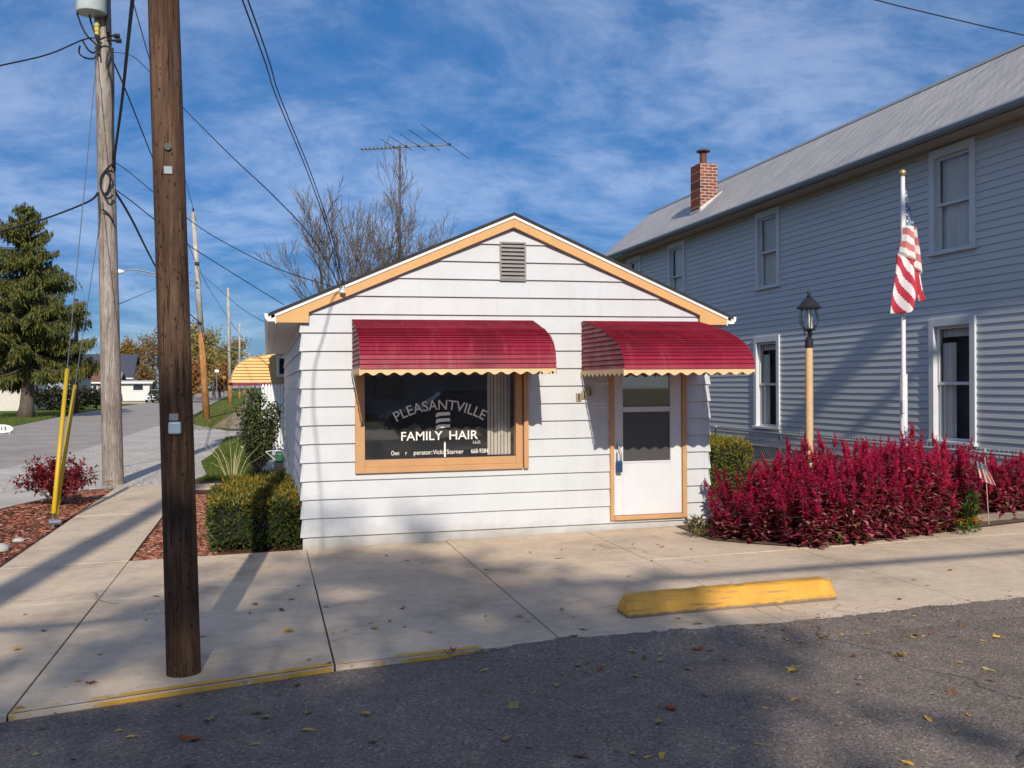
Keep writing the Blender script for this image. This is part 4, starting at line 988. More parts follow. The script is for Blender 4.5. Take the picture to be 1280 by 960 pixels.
def plant_template(seed,dens=1):
    r=random.Random(seed)
    root=thing('plumed_celosia',(0,0,0),'dark red plumed celosia plant in the dense flower bed beside the salon','flowering plant','plumed celosia plants in the flower bed')
    st_=MB(); lf=MB(); pl=MB()
    for s in range(9):
        a=r.uniform(0,6.28); rr=r.uniform(.02,.27); h=r.uniform(.55,1.0)*(1-rr*.55)
        b=Vector((math.cos(a)*rr*.35,math.sin(a)*rr*.35,0)); t=Vector((math.cos(a)*rr,math.sin(a)*rr,h))
        mid=b.lerp(t,.5)+Vector((r.gauss(0,.015),r.gauss(0,.015),0))
        st_.tube([b,mid,t],[.005,.004,.0025],4,False)
        for k in range(44):
            f_=r.random()**1.15*.93+.02; c=b.lerp(t,f_); aa=r.uniform(0,6.28); d=Vector((math.cos(aa),math.sin(aa),r.uniform(-.45,.6)))
            leafquad(lf,c,d,Vector((0,0,1)),r.uniform(.07,.15)*(1.15-.55*f_),r.uniform(.03,.06)*(1.1-.4*f_),.35)
        def spike(c,d,l,rad,n):
            for k in range(n):
                f_=(k+.5)/n; p=c+d*l*f_; q=rv(r); q=(q-d*q.dot(d)); 
                if q.length<.1: continue
                q.normalize(); R_=rad*(1-f_)**.6+.003
                leafquad(pl,p,(q+d*.9),d,R_*1.7,R_*.75,.2)
        up=(t-mid).normalized()
        spike(t-up*.06,up,r.uniform(.15,.27),.026,int(60*dens))
        for k in range(7):
            c=b.lerp(t,r.uniform(.5,.98)); aa=r.uniform(0,6.28); d=(Vector((math.cos(aa)*.5,math.sin(aa)*.5,1))).normalized()
            spike(c,d,r.uniform(.06,.14),.019,int(24*dens))
    a=st_.build('stem',M_stem,root); b=lf.build('foliage',M_burg,root); c=pl.build('plume',M_plume,root)
    KID[root.name]=[a,b,c]; return root
temps=[plant_template(100+i) for i in range(4)]; used=set()
r=random.Random(21)
poly=[(4.62,9.35),(4.85,8.92),(5.12,8.60),(5.7,8.60),(6.5,8.78),(7.35,9.0),(7.62,9.5),(7.55,10.1),(5.9,10.25),(4.95,9.95)]
def inside(x,y,P):
    c=False
    for (xa,ya),(xb,yb) in zip(P,P[1:]+P[:1]):
        if (ya>y)!=(yb>y) and x<(xb-xa)*(y-ya)/(yb-ya)+xa: c=not c
    return c
spots=[]; tries=0
while len(spots)<74 and tries<9000:
    tries+=1; x,y=r.uniform(4.5,7.7),r.uniform(8.5,10.3)
    if inside(x,y,poly) and all(math.hypot(x-a,y-b)>.205 for a,b in spots): spots.append((x,y))
spots2=[]
while len(spots2)<18:
    x,y=r.uniform(7.72,9.2),r.uniform(9.42,10.2)
    if all(math.hypot(x-a,y-b)>.22 for a,b in spots2): spots2.append((x,y))
for i,(x,y) in enumerate(spots+spots2):
    t=r.randrange(4)
    hgt=.58+.46*min(1,max(0,(x-4.6)/1.4))+.12*(y-9.2)
    if i>=len(spots): hgt=.80
    if x<5.1: hgt*=.92
    hgt*=r.uniform(.74,.92)
    kw=dict(loc=(x,y,gz(x)+.01),rotz=r.uniform(0,6.28),scale=(.9+.2*hgt,.9+.2*hgt,hgt),tilt=(r.gauss(0,.07),r.gauss(0,.07)))
    if t not in used:
        o=temps[t]; used.add(t); o.location=kw['loc']; o.scale=kw['scale']; o.rotation_euler=(*kw['tilt'],kw['rotz'])
    else: o=copy_tree(temps[t],**kw)
    if i>=len(spots): o['label']='shorter dark celosia behind the timber edging, at the end of the flower bed'; o['group']='celosia plants behind the timber edging'
# marigolds, pale blooms, green sprout
M_mari=leafmat('marigold_petal',[(.70,.22,.01),(.75,.34,.01),(.6,.14,.01)],.3); M_green=leafmat('green_leaf',[(.05,.10,.015),(.09,.16,.03),(.16,.22,.05)],.35)
def tuft(name,x,y,h,wd,nl,label,cat,petals,pm,seed,leafm=None):
    r=random.Random(seed); o=thing(name,(x,y,gz(x)),label,cat); z=gz(x); mb=MB(); pb=MB()
    for k in range(nl):
        a=r.uniform(0,6.28); b=Vector((x+r.gauss(0,wd*.35),y+r.gauss(0,wd*.35),z+r.uniform(0,h*.75)))
        leafquad(mb,b,Vector((math.cos(a),math.sin(a),r.uniform(.2,1.3))),Vector((0,0,1)),h*r.uniform(.25,.5),h*.11,.3)
    for k in range(petals):
        c=Vector((x+r.gauss(0,wd*.4),y+r.gauss(0,wd*.3),z+h*r.uniform(.6,1)))
        for q in range(16):
            a=q*.7; leafquad(pb,c,Vector((math.cos(a),math.sin(a),.15+q*.05)),Vector((0,0,1)),.028,.02,.2)
    mb.build('foliage',leafm or M_green,o)
    if petals: pb.build('bloom',pm,o)
    return o
p=G(1205,668); tuft('marigold',p.x,p.y,.16,.10,60,'low orange marigold clump at the kerbside tip of the flower bed','flower',8,M_mari,1)
p=G(1222,666); tuft('marigold',p.x,p.y,.15,.07,40,'small bright orange marigold nearest the timber edging','flower',5,M_mari,2)
p=G(1228,664); tuft('green_weed',p.x-.05,p.y+.12,.42,.08,60,'upright green leafy plant with yellowed tips against the timber end','plant',0,None,3)
M_cream=leafmat('cream_petal',[(.65,.42,.22),(.7,.5,.3),(.5,.25,.12)],.3)
p=G(1055,683); tuft('faded_bloom',p.x,p.y+.06,.12,.07,20,'cream and peach faded bloom under the front of the red plumes','flower',5,M_cream,4)
p=G(1078,680); tuft('faded_bloom',p.x,p.y+.06,.13,.05,20,'yellow orange faded flower low at the front of the red plumes','flower',4,M_mari,5)
p=G(905,672); tuft('dry_seedling',p.x-.25,p.y+.12,.25,.16,110,'thin dry greenish undergrowth beside the corner of the salon door wall','plant',0,None,6,leafmat('dry_leaf',[(.16,.12,.05),(.20,.17,.07),(.10,.08,.03)],.2))
tb=MB(); x0,x1=7.62,12; y=9.22
tb.prism([(9.20,gz(9)-.06),(9.34,gz(9)-.06),(9.34,gz(9)-.01),(9.20,gz(9)-.01)],7.62,7.621,'x') if False else None
for a,b,dy in ((7.60,9.1,0),(9.11,11.5,.04)):
    tb.add([(a,9.24+dy,gz(a)-.05),(b,9.34+dy,gz(b)-.05),(b,9.48+dy,gz(b)-.05),(a,9.38+dy,gz(a)-.05),(a,9.24+dy,gz(a)+.085),(b,9.34+dy,gz(b)+.085),(b,9.48+dy,gz(b)+.085),(a,9.38+dy,gz(a)+.085)],[(3,2,1,0),(4,5,6,7),(0,1,5,4),(1,2,6,5),(2,3,7,6),(3,0,4,7)])
tag(bev(tb.build('timber_edging',mat('weathered_timber',(.22,.18,.14),.9,.3,3,(.6,8,8),bmp=.5,bscale=20),None,(7.6,9.3,.15)),.01,2),'weathered grey timber edging along the end of the flower bed','edging')
# ------------------------------------------------------------------ clipped evergreens
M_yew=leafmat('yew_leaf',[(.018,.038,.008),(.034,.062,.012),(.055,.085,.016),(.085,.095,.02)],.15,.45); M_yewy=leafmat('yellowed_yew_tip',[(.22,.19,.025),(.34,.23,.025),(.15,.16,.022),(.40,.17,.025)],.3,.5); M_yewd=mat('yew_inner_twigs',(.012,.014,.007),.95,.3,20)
def clipped(name,x0,x1,y0,y1,h,label,n,seed,r0=.13,yel=.65,leaf=.04,lms=None):
    r=random.Random(seed); o=thing(name,((x0+x1)/2,(y0+y1)/2,gz((x0+x1)/2)),label,'hedge'); z0=gz((x0+x1)/2)-.02
    cx,cy=(x0+x1)/2,(y0+y1)/2; hx,hy,hz=(x1-x0)/2,(y1-y0)/2,h/2
    core=MB(); k=.86
    seg=14; vs=[]
    def surf(u,v):  # superellipsoid direction
        e=.38; c=lambda w_:math.copysign(abs(math.cos(w_))**e,math.cos(w_)); s=lambda w_:math.copysign(abs(math.sin(w_))**e,math.sin(w_))
        p=Vector((hx*c(v)*c(u),hy*c(v)*s(u),hz*s(v)))
        q=p+Vector((cx,cy,z0+hz)); nn=noise.noise(q*3.1+Vector((seed,0,0)))*.07+noise.noise(q*8)*.035
        nrm=Vector((c(v)*abs(math.cos(v))*math.cos(u)/hx,abs(math.cos(v))*math.sin(u)/hy,math.sin(v)/hz)).normalized()
        return q+nrm*nn,nrm
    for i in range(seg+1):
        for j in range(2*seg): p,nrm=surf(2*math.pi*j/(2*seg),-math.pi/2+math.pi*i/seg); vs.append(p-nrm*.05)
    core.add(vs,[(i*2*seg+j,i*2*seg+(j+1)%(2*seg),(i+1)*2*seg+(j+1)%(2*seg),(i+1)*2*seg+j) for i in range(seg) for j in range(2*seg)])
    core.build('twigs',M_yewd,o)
    mb=MB(); area=[2*hy*2*hz]*2+[2*hx*2*hz]*2+[2*hx*2*hy]; 
    for _ in range(n):
        f=r.choices(range(5),area)[0]; a,b=r.uniform(-1,1),r.uniform(-1,1)
        d={0:Vector((1,a,b)),1:Vector((-1,a,b)),2:Vector((a,1,b)),3:Vector((a,-1,b)),4:Vector((a,b,1))}[f]
        # squash cube to rounded box
        m=max(abs(d.x),abs(d.y),abs(d.z)); L=(abs(d.x)**10+abs(d.y)**10+abs(d.z)**10)**(1/10); d=d/L
        q=Vector((cx+d.x*hx,cy+d.y*hy,z0+hz+d.z*hz)); nrm=Vector((d.x**5/hx,d.y**5/hy,d.z**5/hz)).normalized()
        nn=noise.noise(q*3.1+Vector((seed,0,0)))*.07+noise.noise(q*8)*.035
        q+=nrm*(nn+r.gauss(0,.020)+(.035*r.random() if r.random()<.12 else 0)-.012)
        t=(nrm*.8+rv(r)*.8+Vector((0,0,.35))).normalized()
        top=(q.z-z0)/h; ye=r.random()<yel*max(0,(top-.62)/.38)*(.4+.9*max(0,noise.noise(q*4)+.35)) or r.random()<.015
        leafquad(mb,q,t,nrm,leaf*r.uniform(.5,1.6),leaf*.42*r.uniform(.7,1.2),.2,1 if ye else 0)
    mb.build('foliage',lms or [M_yew,M_yewy],o); return o
clipped('clipped_yew',-.56,-.10,10.46,12.3,.56,'clipped dark green yew with yellowed top, nearer the red mulch',9000,1)
clipped('clipped_yew',-.12,.34,10.43,11.7,.53,'clipped dark green yew squeezed against the corner of the salon wall',8000,2)
clipped('clipped_yew',-.50,.30,12.0,13.6,.52,'yellow topped clipped yew standing behind the two front ones',6000,3,yel=.8)
clipped('boxwood',5.35,6.05,11.3,12.4,.86,'bright yellow green clipped bush between the salon and the chain link fence',8000,4,yel=.75,lms=[leafmat('boxwood_leaf',[(.07,.11,.014),(.13,.17,.02),(.20,.20,.03),(.05,.08,.012)],.25),M_yewy])
# ------------------------------------------------------------------ parking block
a,b=Vector((2.47,6.60,gz(2.47))),Vector((4.15,6.63,gz(4.15)))
d=(b-a); L=d.length; ex=d.normalized(); ey=Vector((-ex.y,ex.x,0)).normalized(); ez=ex.cross(ey)
mb=MB(); prof=[(-.115,0),(-.112,.055),(-.066,.138),(-.052,.146),(.052,.146),(.066,.138),(.112,.055),(.115,0)]
n=70; ends=[(0,.55,.62),(.03,.9,.93),(.07,1,1)]
st2=[(t,ky,kz) for t,ky,kz in ends]+[(.07+(L-.14)*i/n,1,1) for i in range(1,n)]+[(L-t,ky,kz) for t,ky,kz in ends[::-1]]
vs=[]
for t,ky,kz in st2:
    for (p,q) in prof:
        k=1+.035*noise.noise((t*7,p*20,q*20))+.02*noise.noise((t*25,p*40,q*40)); vs.append(a+ex*t+ey*p*(.75+.25*ky)*k+Vector((0,0,1))*(q*kz*k))
m_=len(prof)
mb.add(vs,[(i*m_+j,i*m_+j+1,(i+1)*m_+j+1,(i+1)*m_+j) for i in range(len(st2)-1) for j in range(m_-1)]+[tuple(range(m_-1,-1,-1)),tuple(range((len(st2)-1)*m_,len(st2)*m_))])
m,nt,bb,out=nmat('chipped_yellow_paint'); v=coords(nt,(1,1,1)); v3=coords(nt,(.8,5,9))
col=ramp(nt,tex(nt,v,5,6,.7),[(.3,(.60,.285,.03)),(.7,(.74,.385,.05))])
col=mix(nt,ramp(nt,tex(nt,v3,3.5,7,.72),[(.54,(0,0,0)),(.62,(.85,)*3)]),col,(.30,.19,.075))
tco=N(nt,'ShaderNodeTexCoord'); sz=N(nt,'ShaderNodeSeparateXYZ'); nt.links.new(tco.outputs['Object'],sz.inputs[0])
low=math_(nt,'ADD',math_(nt,'SUBTRACT',sz.outputs[2],math_(nt,'MULTIPLY',sz.outputs[0],.02)),math_(nt,'MULTIPLY',tex(nt,v,14,5,.7),.06))
col=mix(nt,ramp(nt,low,[(.045,(.95,)*3),(.062,(0,0,0))]),col,(.16,.13,.10))
nt.links.new(col,bb.inputs['Base Color']); bb.inputs['Roughness'].default_value=.6; bump(nt,bb,tex(nt,v,70,4,.6),.3,.004)
pbk=mb.build('parking_block',m,None,a); autosmooth(pbk,40); tag(pbk,'long yellow painted concrete parking block lying on the sidewalk','parking block')
# ------------------------------------------------------------------ fallen leaves
def leafmesh(kind,seed):
    r=random.Random(seed); n=10; pts=[]
    if kind=='lobed':
        for i in range(n*2):
            a=2*math.pi*i/(n*2); k=(1 if i%4==0 else .48 if i%2 else .62)*(1.0-.15*math.cos(a)); pts.append((math.cos(a)*k,math.sin(a)*k))
    else:
        for i in range(14):
            a=2*math.pi*i/14; pts.append((math.cos(a),math.sin(a)*.42*(1+.2*math.cos(a))))
    ca,cb=r.uniform(.25,.6),r.uniform(-.2,.4)
    zf=lambda x,y:.22+ca*(y*y)+cb*x*x*.5+.12*math.sin(x*3+seed)
    mb=MB(); c=[(0,0,zf(0,0)-.12)]; mid=[(x*.5,y*.5,zf(x*.5,y*.5)-.05) for x,y in pts]; out_=[(x,y,zf(x,y)) for x,y in pts]
    m_=len(pts); mb.add(c+mid+out_,[(0,1+i,1+(i+1)%m_) for i in range(m_)]+[(1+i,1+m_+i,1+m_+(i+1)%m_,1+(i+1)%m_) for i in range(m_)])
    mb.tube([(-.95,0,zf(-.9,0)),(-1.5,.1,.25)],.03,4)
    return mb
lm=[mat('fallen_leaf_'+n_,c,.7,.25,2) for n_,c in (('yellow',(.55,.34,.05)),('tan',(.36,.22,.10)),('brown',(.17,.085,.04)),('olive',(.30,.28,.10)),('rust',(.30,.07,.02)))]
cols=['yellow','tan','brown','olive','rust']; protos={}
r=random.Random(5)
def leaf_at(x,y,s,ci,kind,label=None,dz=0):
    key=(ci,kind)
    if key not in protos:
        o=leafmesh(kind,ci+1).build('fallen_leaf',lm[ci],None,(0,0,0)); protos[key]=o
    else: o=protos[key].copy(); C.objects.link(o)
    on_road=y<cut(x)
    o.location=(x,y,gz(x)+(-.034 if on_road else .0)-.05*s+dz); o.rotation_euler=(r.gauss(0,.12),r.gauss(0,.12),r.uniform(0,6.28)); o.scale=(s,s,s*r.uniform(.7,1.3))
    where='grey asphalt' if on_road else 'pale sidewalk'
    tag(o,label or 'small %s fallen leaf lying on the %s'%(cols[ci],where),'leaf','%s leaves fallen on the %s'%(cols[ci],where)); return o
for (u,v_,s,ci,kind,lab) in [(1127,815,.055,0,'lobed','large bright yellow lobed leaf on the asphalt beyond the parking block'),(565,815,.055,4,'lobed','dark red leaf at the asphalt edge below the window'),(238,916,.065,4,'oval','large rust brown leaf on the shaded asphalt nearest the dark pole'),(360,790,.055,0,'lobed','yellow leaf on the sidewalk slab beside the dark pole'),(352,763,.045,2,'oval','brown curled leaf on the slab behind the yellow one'),(468,786,.04,0,'oval','gold leaf on the sidewalk right of the long dark joint'),(872,806,.045,4,'oval','rust leaf in the sunny asphalt in front of the parking block'),(839,879,.05,4,'lobed','single orange brown leaf on the open asphalt'),(990,832,.045,0,'lobed','pale yellow leaf in the middle of the sunny asphalt'),(642,877,.05,3,'lobed','green and yellow leaf on the shaded asphalt'),(112,854,.05,2,'lobed','brown leaf on the corner sidewalk slab by the kerb'),(260,893,.05,1,'lobed','tan leaf on the asphalt under the dark pole')]:
    p=G(u,v_); leaf_at(p.x,p.y,s,ci,kind,lab)
for i in range(175):
    if i<85: u=r.uniform(20,1270); v_=r.uniform(760,945); 
    elif i<130: u=r.uniform(640,1270); x=0; v_=880-.10*u+r.gauss(6,14)
    else: u=r.uniform(180,1270); v_=r.uniform(672,800)
    p=G(u,v_)
    if p.y>10.2 or (4.4<p.x<9.6 and p.y>8.45) or (2.4<p.x<4.25 and 6.4<p.y<6.8) or (math.hypot(p.x+.44,p.y-6.14)<.2): continue
    leaf_at(p.x,p.y,r.uniform(.018,.04),r.choices(range(5),[4,5,4,3,1])[0],r.choice(['lobed','oval','oval']))
# ------------------------------------------------------------------ utility poles
def woodmat(name,a,b_,c,scale=3,graded=0):
    m,nt,b,out=nmat(name); v=coords(nt,(9,9,.55)); v2=coords(nt,(1,1,1)); v3=coords(nt,(26,26,1.6))
    col=ramp(nt,tex(nt,v,scale,8,.68),[(.28,a),(.5,b_),(.74,c)])
    col=mix(nt,1.0,col,ramp(nt,tex(nt,v3,2.5,5,.7),[(.36,(.25,.22,.2)),(.46,(1,1,1))]),'MULTIPLY')
    col=mix(nt,1.0,col,ramp(nt,tex(nt,v2,1.1,5,.65),[(.32,(.6,.57,.55)),(.62,(1.08,)*3)]),'MULTIPLY')
    if graded:
        vo=N(nt,'ShaderNodeTexVoronoi'); vo.inputs['Scale'].default_value=1; nt.links.new(coords(nt,(30,30,14)),vo.inputs['Vector'])
        col=mix(nt,1.0,col,ramp(nt,vo.outputs['Distance'],[(.10,(.2,.17,.15)),(.22,(1,1,1))]),'MULTIPLY')
        t=N(nt,'ShaderNodeTexCoord'); s=N(nt,'ShaderNodeSeparateXYZ'); nt.links.new(t.outputs['Object'],s.inputs[0])
        z=math_(nt,'ADD',math_(nt,'MULTIPLY',s.outputs[2],.2),math_(nt,'MULTIPLY',tex(nt,v,.8,4,.6),.22))
        col=mix(nt,1.0,col,ramp(nt,z,[(.10,(.74,.70,.68)),(.40,(.84,.80,.78)),(.56,(1,1,1)),(.90,(1.05,1,1)),(.98,(.45,.42,.4))]),'MULTIPLY')  # shaft tone darker towards the bottom and again high up
    nt.links.new(col,b.inputs['Base Color']); b.inputs['Roughness'].default_value=.85; b.inputs['Specular IOR Level'].default_value=.2
    bump(nt,b,tex(nt,v3,2,6,.7),.8,.012); return m
M_pole=woodmat('creosoted_pole_wood',(.030,.018,.013),(.105,.062,.040),(.215,.135,.088),3,1)
M_grypole=woodmat('weathered_grey_pole_wood',(.16,.125,.105),(.33,.28,.245),(.50,.45,.41),2.5)
M_orgpole=woodmat('treated_orange_wood',(.30,.13,.04),(.46,.22,.075),(.55,.30,.12),2.5)
M_wire=mat('black_cable',(.012,.012,.016),.6,.1); M_bare=mat('bare_grey_wire',(.10,.11,.13),.5,.1)
M_galvs=mat('galvanised_fitting',(.22,.24,.27),.5,.2,10,metal=.4)
def pole_shaft(mb,b,t,r0,r1,n=24,seed=0,flare=1.0,seg=30):
    P=[];Rd=[]
    for i in range(seg+1):
        f=i/seg; p=Vector(b).lerp(Vector(t),f)
        p+=Vector((noise.noise((f*2.2,seed,0)),noise.noise((f*2.2,seed,5)),0))*.012
        P.append(p); Rd.append((r0+(r1-r0)*f)*(1+(.06*flare*max(0,1-f*18)))*(1+.012*noise.noise((f*20,seed,1))))
    mb.tube(P,Rd,n)
bp=thing('utility_pole',(-.485,6.145,gz(-.485)),'dark brown creosoted utility pole rising from the near sidewalk corner','utility pole')
b=Vector((-.48,6.145,gz(-.44)-.3)); t=Vector((-.70,6.145,8.8))
mb=MB(); pole_shaft(mb,b,t,.100,.078,32,3,0,44); mb.build('shaft',M_pole,bp,smooth=True)
bpc=lambda z:b.lerp(t,(z-b.z)/(t.z-b.z))
def on_pole(u,v_): 
    q=PY(u,v_,6.06); return q
mb=MB(); q=on_pole(218.5,535); mb.box(q.x-.036,q.x+.036,q.y-.02,q.y+.02,q.z-.037,q.z+.037); bev(mb.build('junction_cover',mat('pale_blue_grey_plastic',(.33,.43,.50),.4,.08),bp),.012,3)
mb=MB(); mb.box(q.x-.030,q.x+.020,q.y-.012,q.y+.03,q.z+.045,q.z+.085); mb.tube([(q.x+.0,q.y+.0,q.z-.03),(q.x+.0,q.y+.01,q.z-.06),(q.x+.004,q.y+.02,q.z-.12)],.006,6); mb.build('conduit_clip',M_galvs,bp)
for u,v_,k in ((211,213,'tag'),(210,184,'bolt')):
    q=PY(u,v_,6.062); mb=MB()
    if k=='tag': mb.box(q.x-.028,q.x+.022,q.y-.012,q.y+.03,q.z-.024,q.z+.024); bev(mb.build('metal_tag',M_galvs,bp),.003,1)
    else: mb.tube([(q.x,q.y+.03,q.z),(q.x,q.y-.018,q.z)],.022,8); mb.build('bolt',M_black,bp)
wp=thing('utility_pole',(-2.72,19.1,gz(-2.72)),'pale grey weathered utility pole at the gravel strip carrying a transformer can','utility pole')
wb=Vector((-2.72,19.1,gz(-2.72)-.3)); wt=Vector((-2.93,19.1,12.2))
mb=MB(); pole_shaft(mb,wb,wt,.185,.125,28,8,.6,40); mb.build('shaft',M_grypole,wp,smooth=True)
wpc=lambda z:wb.lerp(wt,(z-wb.z)/(wt.z-wb.z))
def wz(v_): return PY(136,v_,19.1).z
tc0=PY(113,15,18.75); mb=MB(); mb.lathe([(.20,0),(.25,.01),(.262,.03),(.262,.86),(.25,.9),(.1,.95),(.03,.96)],(tc0.x,18.85,tc0.z),28); o=mb.build('transformer_can',mat('pale_green_grey_enamel',(.52,.58,.58),.4,.10,3,c2=(.36,.40,.38)),wp); autosmooth(o)
mb=MB(); p=wpc(tc0.z+.4); mb.box(tc0.x+.15,p.x,18.85,19.02,tc0.z+.15,tc0.z+.22); mb.box(tc0.x+.15,p.x,18.85,19.02,tc0.z+.62,tc0.z+.69); mb.tube([(p.x+.12,18.93,wz(45)),(p.x+.13,18.92,wz(-60))],.045,8); mb.build('bracket',M_black,wp)
mb=MB(); q=PY(121,32,18.9); mb.lathe([(.035,-.18),(.05,-.16),(.035,-.12),(.05,-.08),(.035,-.04),(.05,0),(.03,.08)],(q.x,q.y,q.z),10); mb.build('insulator',mat('yellow_insulator',(.55,.47,.10),.4),wp)
mb=MB()
for (u,v_) in ((146,46),(148,52)): q=PY(u,v_,19); mb.tube([(wpc(q.z).x,19.0,q.z),(q.x,18.95,q.z)],.02,6); mb.tube([(q.x-.04,18.95,q.z),(q.x+.06,18.95,q.z)],.045,8)
mb.build('spool_bracket',M_black,wp)
def curve(pts,n=6):
    P=[Vector(p) for p in pts]; out=[]
    for i in range(len(P)-1):
        p0,p1,p2,p3=P[max(i-1,0)],P[i],P[i+1],P[min(i+2,len(P)-1)]
        for k in range(n):
            t_=k/n; out.append(.5*((2*p1)+(p2-p0)*t_+(2*p0-5*p1+4*p2-p3)*t_*t_+(3*p1-p0-3*p2+p3)*t_**3))
    return out+[P[-1]]
mb=MB()
loops=[[(103,50),(110,62),(118,66),(123,58),(121,47),(126,50)],[(100,57),(99,66),(106,72),(117,73),(122,66)],[(96,0),(97,18),(107,42),(122,58),(124,70)],[(110,0),(112,20),(118,40),(124,52)],[(124,50),(134,47),(137,60),(133,80),(139,100),(141,140),(141,210)],[(140,205),(132,213),(126,222),(126,236),(132,242),(137,232),(138,218),(132,214)],[(127,238),(134,248),(141,244)],[(128,262),(136,268),(142,278)],[(141,60),(142,110),(141,200)]]
for lp_ in loops: mb.tube(curve([PY(u,v_,18.86+.05*math.sin(u*1.3)) for u,v_ in lp_],5),.017,5)
mb.build('drop_loop',M_wire,wp,smooth=True)
# far poles along the verge
M_palepole=woodmat('sun_bleached_pole_wood',(.34,.30,.27),(.52,.48,.44),(.66,.62,.57),2)
def far_pole(bu,bv,tu,tv,Y,r0,r1,label,orange=.42):
    b=PY(bu,bv,Y); b.z=gz(b.x)-.1; t=PY(tu,tv,Y); o=thing('utility_pole',(b.x,b.y,gz(b.x)),label,'utility pole','utility poles receding along the verge')
    m_=b.lerp(t,orange)
    mb=MB(); mb.tube([m_,b.lerp(t,.7),t],[r0+(r1-r0)*orange,r0+(r1-r0)*.7,r1],12); mb.build('shaft',M_palepole,o,smooth=True)
    mb=MB(); mb.tube([b,b.lerp(t,orange*.5),m_],[r0,r0+(r1-r0)*orange*.5,r0+(r1-r0)*orange],12); mb.build('butt',M_orgpole,o,smooth=True)
    return o,b,t
p2,p2b,p2t=far_pole(258.5,522,241.5,265,57.6,.20,.12,'leaning utility pole with orange lower half, nearest of the row along the verge')
p3,p3b,p3t=far_pole(288,504,285,360,100,.20,.13,'utility pole with orange foot standing next behind the leaning one',.22)
far=[(299.5,497,299.5,404,150,'utility pole half hidden by the striped awning, third along the verge'),(305.2,494,305,420,200,'thin utility pole above the striped awning, fourth along the verge'),(308,492,308,434,262,'small distant utility pole above the awning, fifth along the verge'),(312,491,311.5,441,330,'tiny utility pole at the far end of the row')]
fps=[far_pole(a,b_,c,d_,Y,.18,.12,l,.1) for a,b_,c,d_,Y,l in far]
# hardware on pole 2 and its long street lamp arm
mb=MB(); q=p2t; mb.lathe([(.03,0),(.06,.05),(.04,.12),(.06,.16),(.02,.26)],(q.x,q.y,q.z-.02),8); mb.build('insulator',M_black,p2)
mb=MB()
for u,v_ in ((246,329),(249,404)): q=PY(u,v_,57.45); mb.box(q.x-.12,q.x+.14,q.y-.1,q.y+.1,q.z-.07,q.z+.07)
mb.build('cable_clamp',M_black,p2)
mb=MB(); A=[PY(u,v_,57.3) for u,v_ in ((247,352),(222,346),(195,342),(170,337),(150,339))]; Bq=[PY(u,v_,57.3) for u,v_ in ((248,358),(222,351),(195,345),(172,341))]
mb.tube(curve(A,6),.045,6); mb.tube(curve(Bq,6),.035,6); mb.build('lamp_arm',M_galvs,p2,smooth=True)
q=PY(147,341,57.3); mb=MB(); mb.tube([(q.x+.35,q.y,q.z+.06),(q.x+.1,q.y,q.z+.06),(q.x-.25,q.y,q.z),(q.x-.4,q.y,q.z-.05)],[.08,.15,.16,.06],10); mb.build('lamp_head',M_trimw,p2,smooth=True)
# pole behind the spruce
tp_,_,_=None,None,None
b_=G(95,516); o=thing('utility_pole',(b_.x,b_.y,b_.z),'thin reddish brown pole standing on the lawn behind the yellow guy guards','utility pole'); t_=PY(95.5,376,b_.y)
mb=MB(); mb.tube([(b_.x,b_.y,b_.z-.1),t_],[.17,.12],12); mb.build('shaft',woodmat('red_brown_pole_wood',(.10,.045,.025),(.20,.10,.06),(.28,.16,.10),2),o,smooth=True)
mb=MB(); mb.box(t_.x-.12,t_.x+.12,t_.y-.1,t_.y+.1,t_.z-.02,t_.z+.14); mb.build('cap',M_black,o)
# ------------------------------------------------------------------ cables
def wire(name,pts,rad,label,sag=0,n=20,m=None,double=0,cat='cable',ends=None):
    P=[Vector(p) for p in pts]
    if len(P)==2:
        a,b=P; path=[a.lerp(b,i/n)-Vector((0,0,sag*4*(i/n)*(1-i/n))) for i in range(n+1)]
    else: path=curve(P,8)
    mb=MB(); mb.tube(path,rad,6)
    if double: mb.tube([p+Vector((double,0,double*.4)) for p in path],rad,6)
    return tag(mb.build(name,m or M_wire,None,path[0],smooth=True),label,cat)
srv=SERV
def ext(a,b,k): return b+(b-a)*k
s0=PY(303,0,4.6); wire('service_cable',[ext(PY(385,215,8.0),s0,2.0),s0,PY(345,120,6.9),PY(385,217,8.3),PY(410,290,9.4),srv],.0042,'pair of black service cables dropping steeply to the bracket on the salon gable',double=.022)
def wpt(v_,side=1): 
    z=wz(v_); c=wpc(z); return Vector((c.x+side*.15,c.y-.05,z))
wire('telephone_drop',[wpt(66),PY(165,70,17.5),PY(192,95,16.5),PY(228,134,15.2),PY(290,196,13.2),PY(340,243,11.9),PY(390,297,11.0),srv+Vector((-.02,0,0))],.0065,'thin telephone drop sagging from the grey pole to the salon gable bracket')
a=wpt(50,-1); wire('service_cable',[a,PY(103,50,18.6),PY(60,68,17.8),PY(0,82,16.8),PY(-60,95,15.8)],.013,'black cable from the transformer pole out past the upper edge of the spruce sky')
a=wpt(242,-1); wire('telephone_cable',[a,PY(110,252,18.4),PY(60,272,17.5),PY(0,290,16.4),PY(-70,310,15.2)],.014,'thick twisted black cable leaving the grey pole above the spruce top',double=.03)
wire('trunk_cable',[wpt(213),PY(144,190,18.0),PY(152,130,15.5),PY(159,62,13),PY(166,-4,10.5),PY(174,-80,8.4)],.021,'thickest black trunk cable climbing from the grey pole past the dark brown pole')
wire('primary_line',[PY(160,-20,26),PY(191,88,34),PY(229,216,52),p2t+Vector((0,0,.22))],.016,'bare overhead line running down to the top of the leaning pole',m=M_bare)
p2c=lambda v_:p2b.lerp(p2t,(PY(250,v_,57.6).z-p2b.z)/(p2t.z-p2b.z))
